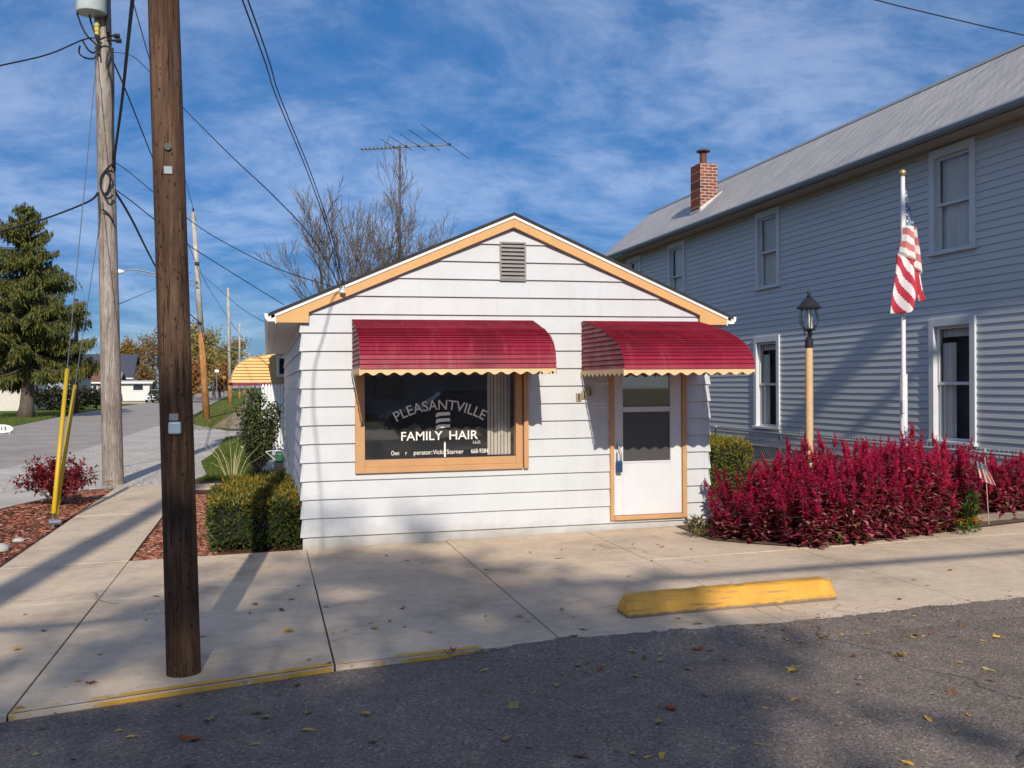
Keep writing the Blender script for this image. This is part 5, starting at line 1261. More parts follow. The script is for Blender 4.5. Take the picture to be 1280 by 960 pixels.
wire('secondary_line',[wpt(75),PY(160,120,22),PY(194,206,31),PY(220,272,44),p2c(329)],.016,'dark line from the transformer pole to the clamp below the leaning pole top')
wire('secondary_line',[p2c(329),PY(262,362,70),PY(284,396,100)],.018,'dark line between the leaning pole and the next pole')
wire('house_drop',[wpt(203),PY(160,214,18.8),PY(195,243,18.6),PY(230,270,18.3),PY(270,297,18),PY(340,333,17.4),PY(405,355,16.6),PY(440,362,16)],.008,'upper service drop crossing behind the dark pole towards the salon roof')
wire('house_drop',[wpt(237),PY(165,252,19.8),PY(195,276,21),PY(232,304,22.5),PY(290,341,24.5),PY(355,381,27)],.010,'lower service drop going to the building behind the salon')
wire('communication_cable',[wpt(240),PY(165,275,22),PY(196,336,30),PY(222,378,43),p2c(404)],.026,'heavy communication cable sagging from the grey pole to the leaning pole')
wire('communication_cable',[p2c(404),PY(262,428,70),PY(288,440,100)],.035,'heavy communication cable between the leaning pole and the orange footed pole')
wire('far_line',[PY(285,396,100),PY(292,408,120),PY(299.5,416,150)],.03,'distant line between the orange footed pole and the third pole')
wire('far_line',[PY(255,345,62),PY(300,384,48),PY(345,410,34)],.012,'thin line dropping from the leaning pole towards the salon eave')
wire('thin_wire',[wpt(381),PY(170,371,30),PY(196,360,42),PY(240,340,57)],.010,'faint wire rising from the grey pole towards the street lamp arm',m=M_bare)
wire('overhead_wire',[PY(1040,-18,12.5),PY(1095,0,12.5),PY(1180,21,12.4),PY(1280,44,12.3),PY(1380,64,12.2)],.009,'single thin wire crossing the sky above the grey house ridge')
# guys
anc=Vector((-2.62,13.35,gz(-2.6)))
def guy(au,av,pu,pv,gu,gv,label,off):
    top=PY(pu,pv,19.0); o=thing('guy_wire',anc+off,label,'guy wire'); a=anc+off+Vector((0,0,.06))
    mb=MB(); mb.tube([a,top],.007,5); mb.build('strand',M_bare,o)
    # guard covers the lower strand up to the given picture height
    d=(top-a); best=0
    for k in range(1,600):
        p=a+d*(k/600); z=(p.x*st+p.y*ct); v_=CY-F*(p.z-H)/z
        if v_<=gv: best=k/600; break
    mb=MB(); pa=a+d*.012; pb=a+d*best; mb.tube([pa,pb],[.029,.029],10); mb.build('guard',M_guard,o,smooth=True)
    return o
M_guard=mat('yellow_plastic_guard',(.58,.37,.015),.45,.1,3)
guy(69,656,122,62,86,460,'tall yellow guarded guy wire rising to the top of the grey pole',Vector((0,0,0)))
guy(69,656,129,250,97,480,'second yellow guarded guy wire leaning inward to the middle of the grey pole',Vector((.012,.05,0)))
mb=MB(); mb.tube([anc+Vector((0,-.02,-.2)),anc+Vector((.0,.03,.10))],.016,8); mb.tube([anc+Vector((-.05,0,.05)),anc+Vector((.08,.05,.05))],.035,8); tag(mb.build('guy_anchor',M_galvs,None,anc),'galvanised ground anchor where the two yellow guy guards meet','anchor')
# ------------------------------------------------------------------ tree builders
def grow(rng_,base,h,r0,levels=4,spread=.55,nchild=(3,5),up=.25,lean=(0,0),first=.3,ratio=.62,multi=1):
    segs=[];tips=[]
    def branch(p,d,L,r,lv):
        n=5 if lv<2 else 3; pts=[p]; q=p.copy(); dd=d.copy()
        for i in range(n):
            dd=(dd+rv(rng_)*.13+Vector((0,0,up*.12))).normalized(); q=q+dd*(L/n); pts.append(q.copy())
        segs.append((pts,[max(r*(1-.62*i/n),.006) for i in range(n+1)],lv))
        if lv>=levels: tips.append((pts,dd)); return
        k=rng_.randint(*nchild)+(2 if lv==0 else 0)
        for i in range(k):
            f=first+(1-first)*(i+rng_.random()*.6)/k if lv==0 else .25+.75*(i+rng_.random()*.7)/k
            f=min(f,.98); j=int(f*n); c=pts[j].lerp(pts[min(j+1,n)],f*n-j)
            side=rv(rng_); side=(side-dd*side.dot(dd)).normalized()
            nd=(dd*(1-spread*.6)+side*spread*1.05+Vector((0,0,up))).normalized()
            branch(c,nd,L*ratio*rng_.uniform(.7,1.1)*(1.05-.3*f if lv==0 else 1),r*(1-.6*f)*.62,lv+1)
        tips.append((pts[-2:],dd))
    for m_ in range(multi):
        d=Vector((lean[0]+(rng_.gauss(0,.22) if multi>1 else 0),lean[1]+(rng_.gauss(0,.22) if multi>1 else 0),1)).normalized()
        branch(Vector(base)+Vector((rng_.gauss(0,.15),rng_.gauss(0,.15),0))*(multi>1),d,h*.55*(rng_.uniform(.75,1.05) if multi>1 else 1),r0,0)
    return segs,tips
def tree(name,base,h,r0,label,cat,seed,leaf=None,ln=6,lsize=.12,lrad=.4,bark=None,group=None,**kw):
    r=random.Random(seed); o=thing(name,base,label,cat,group)
    segs,tips=grow(r,base,h,r0,**kw)
    tr,br=MB(),MB()
    for pts,rad,lv in segs: (tr if lv==0 else br).tube(pts,rad,8 if lv<2 else (4 if lv==2 else 3),False)
    tr.build('trunk',bark or M_bark,o,smooth=True); br.build('branches',bark or M_bark,o)
    if leaf:
        mb=MB()
        for pts,d in tips:
            for k in range(ln):
                c=pts[r.randrange(len(pts))]+rv(r)*lrad*r.random()
                leafquad(mb,c,rv(r),rv(r),lsize*r.uniform(.6,1.3),lsize*.65*r.uniform(.6,1.2),.2)
        mb.build('crown',leaf,o)
    return o
M_bark=mat('grey_brown_bark',(.11,.085,.07),.9,.3,8,(1,1,.3),bmp=.6,bscale=20,bdist=.02); M_twig=mat('bare_twig_bark',(.12,.105,.098),.9,.2,8)
M_autA=leafmat('ochre_autumn_leaf',[(.34,.20,.03),(.48,.27,.035),(.26,.20,.04),(.50,.20,.04)],.35); M_autB=leafmat('russet_autumn_leaf',[(.32,.13,.04),(.42,.19,.05),(.24,.10,.04),(.44,.25,.08)],.35)
M_autC=leafmat('yellow_green_leaf',[(.22,.20,.06),(.36,.28,.08),(.16,.16,.06),(.44,.30,.08)],.35); M_brownl=leafmat('sparse_brown_leaf',[(.28,.17,.06),(.18,.11,.05),(.36,.23,.08)],.3)
def fit(u,Y,vtop): 
    p=PY(u,480,Y); q=PY(u,vtop,Y); return (p.x,Y,gz(p.x)),q.z-gz(p.x)
# bare multi-stemmed tree behind the salon
b,h=fit(478,30,202); tree('bare_tree',b,h*1.15,.09,'bare many stemmed tree rising behind the salon roof, nearly leafless','tree',5,None,1,.07,.15,M_twig,levels=4,spread=.40,up=.28,multi=5,first=.2,nchild=(4,5),ratio=.58)
b,h=fit(526,28,196); tree('bare_tree',b,h*1.06,.10,'bare tree with a few brown leaves behind the television aerial','tree',14,M_brownl,1,.06,.2,M_twig,levels=4,spread=.56,up=.22,multi=4,first=.3,nchild=(4,5),ratio=.58)
b,h=fit(728,70,296); tree('bare_tree',b,h,.10,'tip of a bare tree just showing over the salon ridge','tree',18,None,bark=M_twig,levels=3,spread=.5,up=.2)
# background trees
bgt=[(165,170,414,M_autA,31,'ochre autumn tree behind the white trailer',.55,9),(190,165,405,M_brownl,32,'brown half bare tree between the grey pole and the dark pole',.55,4),(148,190,425,M_autC,33,'low yellow green tree at the far left of the autumn row',.6,9),
 (215,170,398,M_brownl,34,'tall bare brown tree partly hidden by the dark brown pole',.5,4),(240,150,402,M_autB,35,'russet tree behind the leaning utility pole',.5,8),(268,135,398,M_autC,36,'tall airy yellow green tree between the two orange footed poles',.6,9),(286,175,412,M_autC,37,'yellow green tree behind the orange footed pole',.6,9),
 (232,120,440,M_autB,38,'small orange brown tree low behind the leaning pole',.6,9),(275,160,455,M_autB,39,'low russet tree at the bend of the street',.6,9),(178,140,455,M_brownl,40,'small twiggy tree with whitish branches beside the parked car',.6,4),(318,300,438,M_brownl,41,'faraway purple brown bare tree above the striped awning',.5,3),(330,330,442,M_brownl,42,'faraway bare tree right beside the salon eave',.5,3),
 (128,210,440,M_autA,43,'dull ochre tree over the dark blue roof',.6,9),(108,200,440,M_brownl,44,'brown tree rising behind the small brown roofed house',.6,6),(60,190,432,M_brownl,45,'bare brown tree showing under the spruce branches',.6,4)]
for u,Y,vt,lm_,sd_,lab,spr,ln in bgt:
    b,h=fit(u,Y,vt); tree('autumn_tree',b,h*1.12,.22,lab,'tree',sd_,lm_,int(ln*2.4),.42,1.2,M_twig,group='trees along the far side of the street',levels=3,spread=spr,up=.12,first=.22,nchild=(4,5))
# spruce
M_needle=leafmat('spruce_needles',[(.026,.050,.012),(.06,.085,.016),(.12,.12,.022),(.19,.15,.028)],.2,.6)
def spruce(base,h,R_,seed,label):
    r=random.Random(seed); o=thing('spruce',base,label,'tree'); B=Vector(base)
    mb=MB(); P=[B+Vector((.15*math.sin(i*.4),.0,h*i/20)) for i in range(21)]; mb.tube(P,[.42*(1-i/20.5)+(.14 if i==0 else 0) for i in range(21)],14); mb.build('trunk',M_bark,o,smooth=True)
    br=MB(); cr=MB(); z=h*.235
    while z<h*.985:
        f=(z-h*.2)/(h*.8); n=r.randint(5,7)
        for k in range(n):
            a=r.uniform(0,6.28); L=R_*(1-f)**.80*r.uniform(.72,1.12)*(1 if f>.12 else .8+f*1.6)+.2
            d=Vector((math.cos(a),math.sin(a),0)); pts=[]
            for i in range(8):
                t=i/7; zz=-.42*L*t*(1-.25*t)*(1-f*.75)+.22*L*t**3+(.35*L*t if f>.75 else 0)
                pts.append(B+Vector((0,0,z))+d*(L*t)+Vector((0,0,zz)))
            br.tube(pts,[.05*(1-f)*(1-t/8)+.008 for t in range(8)],4,False)
            m_=max(5,int(L*12))
            for i in range(m_):
                t=.12+.88*(i+r.random())/m_; j=min(6,int(t*7)); c=pts[j].lerp(pts[j+1],t*7-j)
                for s in range(3):
                    side=Vector((-d.y,d.x,0))*r.choice((-1,1)); hl=(.34+.62*(1-f))*r.uniform(.55,1.2)*(.6+.6*t*(1.3-t))
                    q=c+side*r.uniform(0,.28)*L*.35*(1.1-t)+Vector((0,0,-.03))
                    dr=(Vector((0,0,-1))+side*r.uniform(.0,.55)+d*r.uniform(-.1,.4)).normalized()
                    # hanging spray of short needle cards
                    st__=q; 
                    for e in range(3):
                        leafquad(cr,st__,(dr+rv(r)*.35).normalized(),rv(r),hl*.5,.085*r.uniform(.7,1.3),.15); st__=st__+dr*hl*.3
        z+=h*r.uniform(.017,.026)*(1.15-.45*f)
    for i in range(60): 
        c=B+Vector((0,0,h*(.93+.07*i/60))); leafquad(cr,c,(Vector((0,0,.8))+rv(r)).normalized(),rv(r),.35*(1.3-i/60),.07,.1)
    br.build('branches',M_bark,o); cr.build('crown',M_needle,o); return o
sb=G(32,521); htop=PY(34,252,sb.y).z; spruce((sb.x,sb.y,gz(sb.x)-.05),htop+.05,4.8,77,'tall drooping Norway spruce with a bare lower trunk on the corner lawn')
b=G(70,500); 
# ------------------------------------------------------------------ houses across the street
M_roofg=mat('grey_roof',(.20,.195,.19),.9,.12,8); M_roofb=mat('brown_roof',(.17,.085,.055),.9,.15,8); M_roofk=mat('dark_blue_roof',(.055,.065,.09),.8,.15,8)
def sidemat(n,c): return mat(n,c,.6,.05,3)
M_hb=sidemat('beige_house_siding',(.60,.55,.49)); M_hg=sidemat('grey_blue_house_siding',(.30,.34,.385)); M_hw=sidemat('white_house_siding',(.70,.69,.68)); M_hy=sidemat('cream_house_siding',(.62,.54,.36)); M_hgr=sidemat('grey_house_siding',(.24,.25,.26))
def far_house(name,x0,x1,y0,y1,he,hr,axis,mw,mr,label,wins=(),gable=None,side=None,door=None):
    o=thing(name,((x0+x1)/2,y0,gz(x0)),label,'house'); z0=gz(x0)-.1
    mb=MB()
    if axis=='x': # ridge runs along x, front eave faces camera
        ym=(y0+y1)/2; P=[(y0,z0),(y1,z0),(y1,z0+he),(ym,z0+hr-.15),(y0,z0+he)]; mb.prism(P,x0,x1,'x')
    else:
        xm=(x0+x1)/2; P=[(x0,z0),(x1,z0),(x1,z0+he),(xm,z0+hr-.15),(x0,z0+he)]; mb.prism(P,y0,y1)
    mb.build('wall',mw,o)
    mb=MB(); e=.45
    if axis=='x':
        k=(hr-he)/(ym-y0); P=[(y0-e,z0+he-k*e),(ym,z0+hr),(y1+e,z0+he-k*e),(y1+e,z0+he-k*e-.12),(ym,z0+hr-.14),(y0-e,z0+he-k*e-.12)]; mb.prism(P[::-1],x0-e,x1+e,'x')
    else:
        k=(hr-he)/(xm-x0); P=[(x0-e,z0+he-k*e),(xm,z0+hr),(x1+e,z0+he-k*e),(x1+e,z0+he-k*e-.12),(xm,z0+hr-.14),(x0-e,z0+he-k*e-.12)]; mb.prism(P,y0-e,y1+e)
    mb.build('roof',mr,o)
    if axis=='x':
        mb=MB(); mb.box(x0-e,x1+e,y0-e-.06,y0-e-.005,z0+he-k*e-.16,z0+he-k*e+.02); mb.build('fascia',M_trimw,o)
    for (face,a,b_,za,zb) in wins:
        f=MB(); p=MB(); t=.09
        if face=='f':
            f.box(a-t,b_+t,y0-.05,y0-.002,z0+za-t,z0+zb+t); p.box(a,b_,y0-.065,y0-.051,z0+za,z0+zb); p.box
        else:
            f.box(x1+.002,x1+.05,a-t,b_+t,z0+za-t,z0+zb+t); p.box(x1+.051,x1+.065,a,b_,z0+za,z0+zb)
        w_=f.build('window',M_trimw,o); p.build('pane',M_dwin,w_)
    if door:
        f=MB(); face,a,b_,h_=door
        if face=='f': f.box(a,b_,y0-.04,y0-.002,z0+.12,z0+h_)
        else: f.box(x1+.002,x1+.04,a,b_,z0+.12,z0+h_)
        f.build('door',M_trimw,o)
    return o
M_dwin=mat('dark_window_pane',(.03,.035,.045),.15,.1,spec=.7)
far_house('garage_house',-34,-18.2,82.5,90.5,2.75,4.0,'x',M_hb,M_roofg,'beige garage end house with low grey roof behind the spruce trunk',wins=[('s',84,85,1.0,2.0),('s',86.2,87.0,.9,2.1)],door=('s',88.6,89.5,2.1))
far_house('two_storey_house',-34,-25.5,96,106,5.2,7.6,'y',M_hw,M_roofg,'white upper storey house seen behind the garage through the spruce branches',wins=[('f',-28.2,-27.2,3.4,4.8)])
far_house('gabled_house',-27.5,-18.8,104,116,3.6,6.4,'y',M_hg,M_roofg,'tall grey blue gabled house between the spruce trunk and the yellow guy guards',wins=[('f',-22.3,-21.4,1.0,2.2)])
far_house('brown_roof_house',-25.5,-19.4,126,134,2.7,4.6,'x',M_hgr,M_roofb,'small grey house with brown roof behind the grey utility pole',wins=[('f',-21.3,-20.6,1.0,2.1),('f',-20.2,-19.8,1.0,2.1)])
far_house('cream_house',-28.2,-25.55,124,132,2.7,3.9,'y',M_hy,M_roofb,'cream gable wing with white bargeboards joined to the brown roofed house')
far_house('dark_roof_house',-27,-19,150,160,3.5,6.8,'x',M_hgr,M_roofk,'house with dark blue roof rising behind the brown roofed house')
far_house('white_trailer',-18.9,-14.9,136,140,2.55,2.75,'x',M_hw,M_hw,'white flat roofed trailer building beside the parked car',wins=[('f',-16.9,-15.7,1.5,2.2)])
far_house('white_house',-24,-19.3,138,146,2.4,3.9,'x',M_hw,M_roofg,'low white house half hidden behind the grey pole')
# ground shrubs by the houses
def shrub(name,base,rx,ry,h,label,n,leafm,seed,lsize,cat='shrub',group=None,stems=True):
    r=random.Random(seed); o=thing(name,base,label,cat,group); B=Vector(base); mb=MB(); sm=MB()
    for k in range(7):
        a=r.uniform(0,6.28); t=B+Vector((math.cos(a)*rx*.6,math.sin(a)*ry*.6,h*r.uniform(.6,.95))); sm.tube([B,B.lerp(t,.5)+Vector((0,0,h*.1)),t],[.012+h*.008,.01,.004],4,False)
    for _ in range(n):
        v=rv(r)*(r.random()**.4); p=B+Vector((v.x*rx,v.y*ry,h*(.5+.5*v.z)))
        if noise.noise(p*(2.2/max(rx,.3)))<-.22: continue
        leafquad(mb,p,rv(r),rv(r),lsize*r.uniform(.6,1.3),lsize*.55,.2)
    sm.build('stems',M_twig,o); mb.build('foliage',leafm,o); return o
M_dkshr=leafmat('dark_hedge_leaf',[(.012,.018,.008),(.03,.035,.012),(.05,.05,.02)],.2)
p=G(66,514); shrub('dark_hedge',(p.x,p.y+4,gz(p.x)),3.6,1.2,1.9,'dark hedge in shade between the spruce trunk and the yellow guards',1500,M_dkshr,61,.35,'hedge')
p=G(105,508); shrub('dark_hedge',(p.x,p.y+8,gz(p.x)),1.2,.9,1.4,'small dark shrub in front of the cream gable wing',500,M_dkshr,62,.3,'shrub')
p=G(240,500); shrub('dark_hedge',(p.x-1.2,118,gz(p.x)),2.2,1.5,2.0,'dark green shrub across the street left of the leaning pole',700,M_dkshr,63,.35,'shrub')
# parked car
def car(base,rot,paint,label):
    o=thing('parked_car',(0,0,0),label,'car')
    L,Wd=4.3,1.76
    def bodymesh(prof,w0,w1,name,m,par=o):
        mb=MB(); n=len(prof); 
        vs=[(x,-w,z) for (x,z),w in zip(prof,w0)]+[(x,w,z) for (x,z),w in zip(prof,w0)]
        mb.add(vs,[tuple(range(n)),tuple(range(2*n-1,n-1,-1))]+[(i,i+n,(i+1)%n+n,(i+1)%n) for i in range(n)]); return bev(mb.build(name,m,par,(0,0,0)),.05,3)
    pr=[(-2.15,.30),(2.1,.30),(2.15,.62),(2.0,.82),(1.0,.96),(-1.95,1.0),(-2.15,.85)]
    bodymesh(pr,[.86]*7,0,'body',paint)
    pr2=[(1.02,.95),(.35,1.44),(-1.2,1.48),(-2.0,.98)]; 
    mb=MB(); n=4; ws=[.80,.62,.62,.78]; mb.add([(x,-w_,z) for (x,z),w_ in zip(pr2,ws)]+[(x,w_,z) for (x,z),w_ in zip(pr2,ws)],[(0,1,2,3),(7,6,5,4),(0,4,5,1),(1,5,6,2),(2,6,7,3)]); bev(mb.build('cabin_glass',M_dwin,o,(0,0,0)),.03,2)
    mb=MB(); mb.box(-1.22,.36,-.63,.63,1.455,1.495); 
    for s in (-1,1):
        mb.tube([(1.0,s*.81,.95),(.35,s*.64,1.46)],.035,6); mb.tube([(-1.2,s*.64,1.48),(-1.97,s*.79,.98)],.05,6); mb.tube([(-.4,s*.64,1.47),(-.4,s*.81,.98)],.03,6)
    bev(mb.build('roof',paint,o,(0,0,0)),.015,2)
    tyre=mat('tyre_rubber',(.02,.02,.02),.8); 
    for x in (-1.35,1.35):
        for s in (-1,1):
            mb=MB(); mb.tube([(x,s*.70,.32),(x,s*.90,.32)],.32,20); wl=mb.build('wheel',tyre,o,(0,0,0)); mb=MB(); mb.tube([(x,s*.9,.32),(x,s*.915,.32)],.2,14); mb.build('rim',M_steel,wl,(0,0,0))
    for s in (-1,1):
        mb=MB(); mb.box(2.0,2.14,s*.62-.16,s*.62+.16,.64,.76); mb.build('headlight',mat('headlight_lens',(.75,.77,.8),.15),o,(0,0,0))
        mb=MB(); mb.box(.55,.75,s*.92-.08,s*.92+.08,.93,1.05); bev(mb.build('mirror',paint,o,(0,0,0)),.03,2)
    mb=MB(); mb.box(2.10,2.165,-.5,.5,.42,.62); mb.build('grille',M_black,o,(0,0,0))
    mb=MB(); mb.box(2.165,2.175,-.26,.26,.44,.54); mb.build('number_plate',M_trimw,o,(0,0,0))
    o.location=base; o.rotation_euler=(0,0,rot); ORI[o.name]=Vector(base); return o
M_carw=mat('white_car_paint',(.62,.66,.68),.25,.03,spec=.6); M_cark=mat('dark_blue_car_paint',(.03,.04,.06),.2,.05,spec=.7)
p=PY(196,506,122); car((p.x,122,gz(p.x)-.02),R(-90)+R(-8),M_carw,'white car parked nose towards us beside the white trailer')
# small clutter by the street
sg=G(18,541); so_=thing('oval_sign',(sg.x,sg.y,gz(sg.x)),'white oval lawn sign with a small number at the street edge','sign')
mb=MB(); ccx,ccz=PY(1,535,sg.y).x,PY(3,536,sg.y).z; n=24; P=[(ccx+.44*math.cos(2*math.pi*i/n),ccz+.17*math.sin(2*math.pi*i/n)) for i in range(n)]
mb.prism(P,sg.y,sg.y+.05); mb.build('panel',M_trimw,so_)
mb=MB(); put_text(mb,'913',.34,.14,ccx+.03,ccz-.06,sg.y-.006,off=.02); mb.build('lettering',M_dwin,so_)
mb=MB(); 
for s in (-.3,.3): mb.box(ccx+s-.02,ccx+s+.02,sg.y+.01,sg.y+.04,gz(sg.x)-.1,ccz-.15)
mb.build('stake',M_trimw,so_)
q=G(107,505); o=thing('wheeled_bin',(q.x,q.y,gz(q.x)),'green wheeled bin in front of the cream gable wing','bin'); mb=MB(); mb.add([(q.x-.26,q.y-.3,.0),(q.x+.26,q.y-.3,.0),(q.x+.26,q.y+.3,.0),(q.x-.26,q.y+.3,.0),(q.x-.34,q.y-.38,1.1),(q.x+.34,q.y-.38,1.1),(q.x+.34,q.y+.38,1.1),(q.x-.34,q.y+.38,1.1)],[(3,2,1,0),(4,5,6,7),(0,1,5,4),(1,2,6,5),(2,3,7,6),(3,0,4,7)]); mb.build('bin_body',mat('green_bin',(.02,.07,.035),.5),o); mb=MB(); mb.box(q.x-.37,q.x+.37,q.y-.42,q.y+.42,1.1,1.17); mb.build('lid',mat('bin_lid',(.015,.05,.03),.5),o)
# street signs at the far bend
for u,v0,v1,Y,l in ((271,497,462,130,'tall thin street sign post at the bend of the street'),(280,494,470,150,'reddish marker post beyond the bend of the street')):
    q=PY(u,v0,Y); t=PY(u,v1,Y); o=thing('sign_post',(q.x,Y,gz(q.x)),l,'sign post'); mb=MB(); mb.tube([(q.x,Y,gz(q.x)-.1),(q.x,Y,t.z)],.06,6); mb.build('post',M_galvs if u<275 else M_orgpole,o); mb=MB(); mb.box(t.x-.25,t.x+.25,Y-.09,Y-.065,t.z-.35,t.z); mb.build('plate',M_trimw if u<275 else M_orgpole,o)
# red shrub in the corner bed, rocks, sprout, young tree by the salon
M_redl=leafmat('crimson_shrub_leaf',[(.13,.008,.018),(.26,.015,.035),(.36,.035,.05),(.08,.008,.014),(.42,.16,.16)],.35)
p=G(92,632); 
def redshrub(base,seed):
    r=random.Random(seed); o=thing('crimson_shrub',base,'low crimson leaved shrub in the corner garden bed behind the guy guards','shrub'); B=Vector(base); sm,mb=MB(),MB()
    for k in range(46):
        a=r.uniform(0,6.28); l=r.uniform(.35,.95); e=r.uniform(.30,.75)*(1.15-l*.35); t=B+Vector((math.cos(a)*l*.62,math.sin(a)*l*.7,e)); mid=B.lerp(t,.55)+Vector((0,0,.12)); sm.tube([B,mid,t],[.008,.006,.003],4,False)
        for q in range(60):
            f=r.uniform(.35,1.0); c=(B.lerp(mid,f/.5) if f<.5 else mid.lerp(t,(f-.5)/.5))+rv(r)*.06; leafquad(mb,c,rv(r)+Vector((0,0,.1)),Vector((0,0,1)),r.uniform(.045,.085),r.uniform(.03,.05),.25)
    sm.build('stems',M_twig,o); mb.build('foliage',M_redl,o)
redshrub((-3.05,15.9,gz(-3)-.02),9)
M_rock=mat('pale_rock',(.42,.42,.40),.9,.3,4,c2=(.20,.20,.19),bmp=.6,bscale=18,bdist=.02)
for i,(dx,dy,s,l) in enumerate([(-2.98,11.15,.20,'flattish pale rock nearest the sidewalk in the corner bed'),(-3.3,11.25,.22,'bluish pale rock at the picture edge of the corner bed'),(-3.15,11.7,.17,'mossy rock at the back of the little rock pile'),(-2.85,11.62,.13,'small rounded rock on the sunny side of the rock pile'),(-3.05,10.75,.16,'grey rock at the front of the little rock pile'),(-2.78,12.3,.06,'tiny loose stone lying in the red mulch')]):
    r=random.Random(i); mb=MB(); vs=[];n=9
    for a in range(n+1):
        for b_ in range(2*n):
            th,ph=math.pi*a/n,2*math.pi*b_/(2*n); v=Vector((math.sin(th)*math.cos(ph),math.sin(th)*math.sin(ph),math.cos(th))); k=1+.30*noise.noise(v*1.6+Vector((i*3,0,0)))+.12*noise.noise(v*4+Vector((i*3,0,0))); vs.append(Vector((dx,dy,gz(dx)-.02+s*.28))+Vector((v.x*s*1.15,v.y*s*.85,v.z*s*.55))*k)
    mb.add(vs,[(a*2*n+b_,(a+1)*2*n+b_,(a+1)*2*n+(b_+1)%(2*n),a*2*n+(b_+1)%(2*n)) for a in range(n) for b_ in range(2*n)])
    tag(mb.build('rock',M_rock,None,(dx,dy,gz(dx)),smooth=True),l,'rock','rock pile in the corner bed')
tuft('green_weed',-3.35,13.0,.25,.2,90,'green weeds at the picture edge of the corner garden bed','plant',0,None,31)
tuft('green_weed',-2.95,14.6,.12,.18,60,'dark green low weeds behind the yellow guard foot','plant',0,None,32,M_yew)
tuft('dry_plant',-2.72,18.4,.14,.16,70,'straw coloured dry plant at the foot of the grey utility pole','plant',0,None,33,leafmat('straw_leaf',[(.35,.22,.06),(.42,.28,.10),(.25,.15,.05)],.3))
M_yt=leafmat('glossy_dark_leaf',[(.014,.028,.010),(.035,.058,.016),(.07,.095,.026),(.12,.12,.04)],.2,.3)
p=G(333,568); bx=PY(333,520,18.6).x
def youngtree(base,h,seed):
    r=random.Random(seed); o=thing('young_shrub',base,'upright young shrub with small dark leaves in front of the white fence panel','shrub'); B=Vector(base); sm,mb=MB(),MB()
    for k in range(26):
        a=r.uniform(0,6.28); rr=r.uniform(.05,.36); hh=h*r.uniform(.55,1.05)*(1.08-rr*.5); t=B+Vector((math.cos(a)*rr,math.sin(a)*rr,hh)); mid=B+Vector((math.cos(a)*rr*.75,math.sin(a)*rr*.75,hh*.55)); sm.tube([B,mid,t],[.012,.008,.003],4,False)
        for q in range(150):
            f=r.uniform(.22,1); c=(B.lerp(mid,f/.5) if f<.5 else mid.lerp(t,(f-.5)/.5))+rv(r)*.075; leafquad(mb,c,rv(r)+Vector((0,0,.4)),rv(r),r.uniform(.05,.085),r.uniform(.03,.046),.2)
    sm.build('stems',M_twig,o); mb.build('foliage',M_yt,o)
youngtree((bx-.16,18.6,gz(bx)),1.62,14)
# dry grass tuft, green wagon
r=random.Random(3); o=thing('ornamental_grass',(-.55,16.8,gz(-.5)),'sparse pale straw stalks fanning up behind the clipped yews','grass plant'); mb=MB()
for k in range(16):
    a=r.uniform(0,6.28); l=r.uniform(.2,.75); t=Vector((-.55+math.cos(a)*l*.8,16.8+math.sin(a)*l*.5,gz(-.5)+r.uniform(.45,.95))); b0=Vector((-.55,16.8,gz(-.5))); mb.tube([b0,b0.lerp(t,.5)+Vector((0,0,.14)),t],[.003,.003,.0015],3,False)
mb.build('stalks',mat('straw',(.55,.47,.28),.8),o)
q=PY(343,528,16.5); o=thing('garden_cart',(q.x,16.5,gz(q.x)),'small green and white garden cart tucked behind the clipped yew at the wall','cart'); mb=MB(); x,y=q.x,16.5
mb.box(x+.02,x+.13,y-.2,y+.2,.48,.62); bev(mb.build('tub',mat('green_plastic',(.02,.10,.05),.4),o),.02,2); mb=MB(); mb.tube([(x-.14,y-.1,.64),(x-.05,y-.1,.655),(x+.1,y-.1,.65)],.007,6); mb.tube([(x-.14,y-.1,.64),(x+.02,y-.1,.50)],.006,6); mb.build('handle',M_trimw,o); mb=MB(); mb.box(x,x+.14,y-.15,y+.15,.18,.5); mb.tube([(x+.0,y-.2,.16),(x+.0,y+.2,.16)],.14,14); mb.build('wheel',M_black,o)
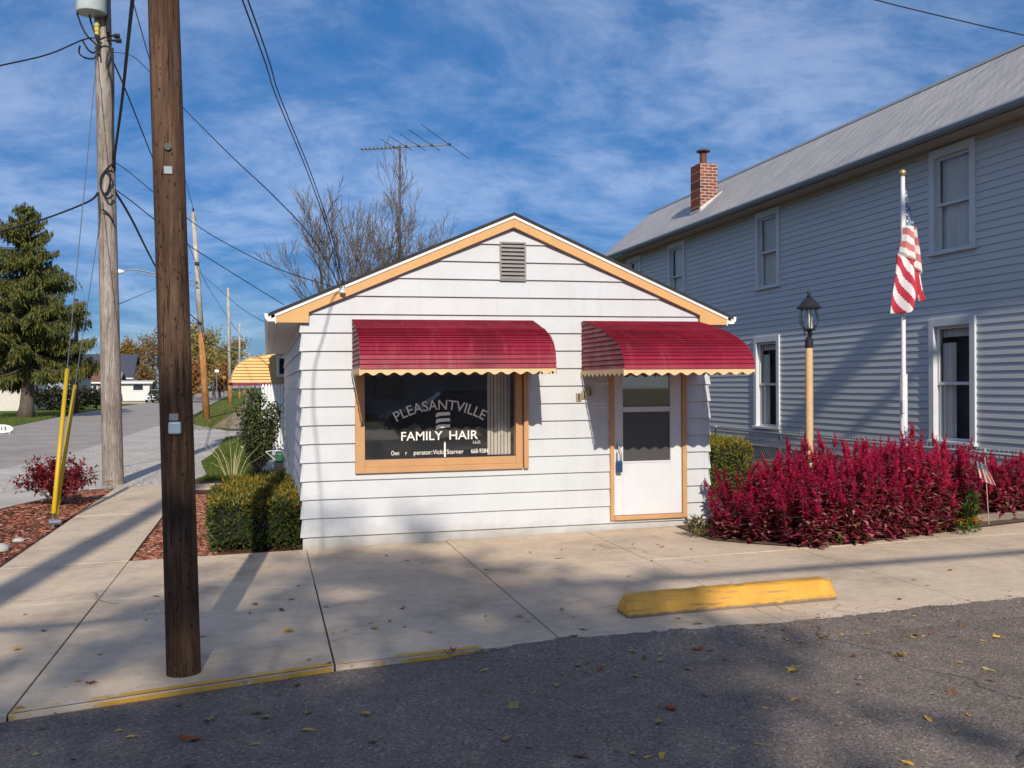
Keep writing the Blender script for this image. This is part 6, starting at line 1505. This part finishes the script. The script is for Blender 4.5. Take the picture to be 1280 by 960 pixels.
# ------------------------------------------------------------------ across the road behind the camera (seen in the glass, and casting the dappled shade)
BH=True
M_dkb=mat('grey_brick_wall',(.34,.31,.30),.9,.2,4)
fb=thing('brick_building',(1,-36,0),'dark brick building across the road, mirrored in the shop window','building')
mb=MB(); mb.box(-14,18,-46,-36,-.3,6.0); mb.build('wall',M_dkb,fb); mb=MB(); mb.box(-14.4,18.4,-46,-35.5,6.0,6.4); mb.build('roof',M_roofk,fb)
for x in (-6,-1,6): mb=MB(); mb.box(x,x+1.8,-35.99,-35.95,1,2.8); w_=mb.build('window',M_dwin,fb)
car((5.6,-9.2,gz(5)-.03),R(178),M_cark,'dark car parked across the road, mirrored in the shop window')
up_=thing('utility_pole',(-3.55,-3.2,-.1),'pole across the road whose shadow falls over the corner sidewalk','utility pole'); mb=MB(); pole_shaft(mb,(-3.55,-3.2,-.3),(-3.55,-3.2,13.6),.21,.16,16,5,.5); mb.build('shaft',M_pole,up_,smooth=True)
mb=MB(); mb.tube([(-3.55,-3.2,6.55),(30,-2.4,6.55)],.055,8); tag(mb.build('trunk_cable',M_wire,None,(-3.55,-3.2,7)),'thick cable bundle strung above the road, shading the sidewalk in a long stripe','cable')
for z,rr,y in ((13.2,.24,-3.2),(12.0,.10,-3.2)):  # added shadow casters, made thick to throw diagonal bands on the grey house
    mb=MB(); mb.tube([(-3.55,y,z),(8,y+.2,z-.15),(30,y,z)],rr,8); tag(mb.build('trunk_cable',M_wire,None,(-3.55,y,z)),'added shadow casting bundle across the road at height %s'%('of the pole top' if z>13 else 'just below the pole top'),'cable')
M_shl=leafmat('shade_tree_leaf',[(.16,.13,.03),(.10,.11,.03),(.24,.15,.04)],.3)
for (x,y,h,lab,sd_,ln) in [(-4.6,-23.2,20.0,'tall half bare maple across the road in front of the brick building',51,22),(-1.4,-22.0,17.5,'second half bare maple across the road nearer the parked dark car',52,27),(-9.6,-21.5,20.5,'third tall half bare maple across the road nearest the corner',53,20)]:
    tree('shade_tree',(x,y,-.1),h,.30,lab,'tree',sd_,M_shl,ln,.48,.9,M_bark,levels=4,spread=.55,up=.12,first=.5,nchild=(3,4))
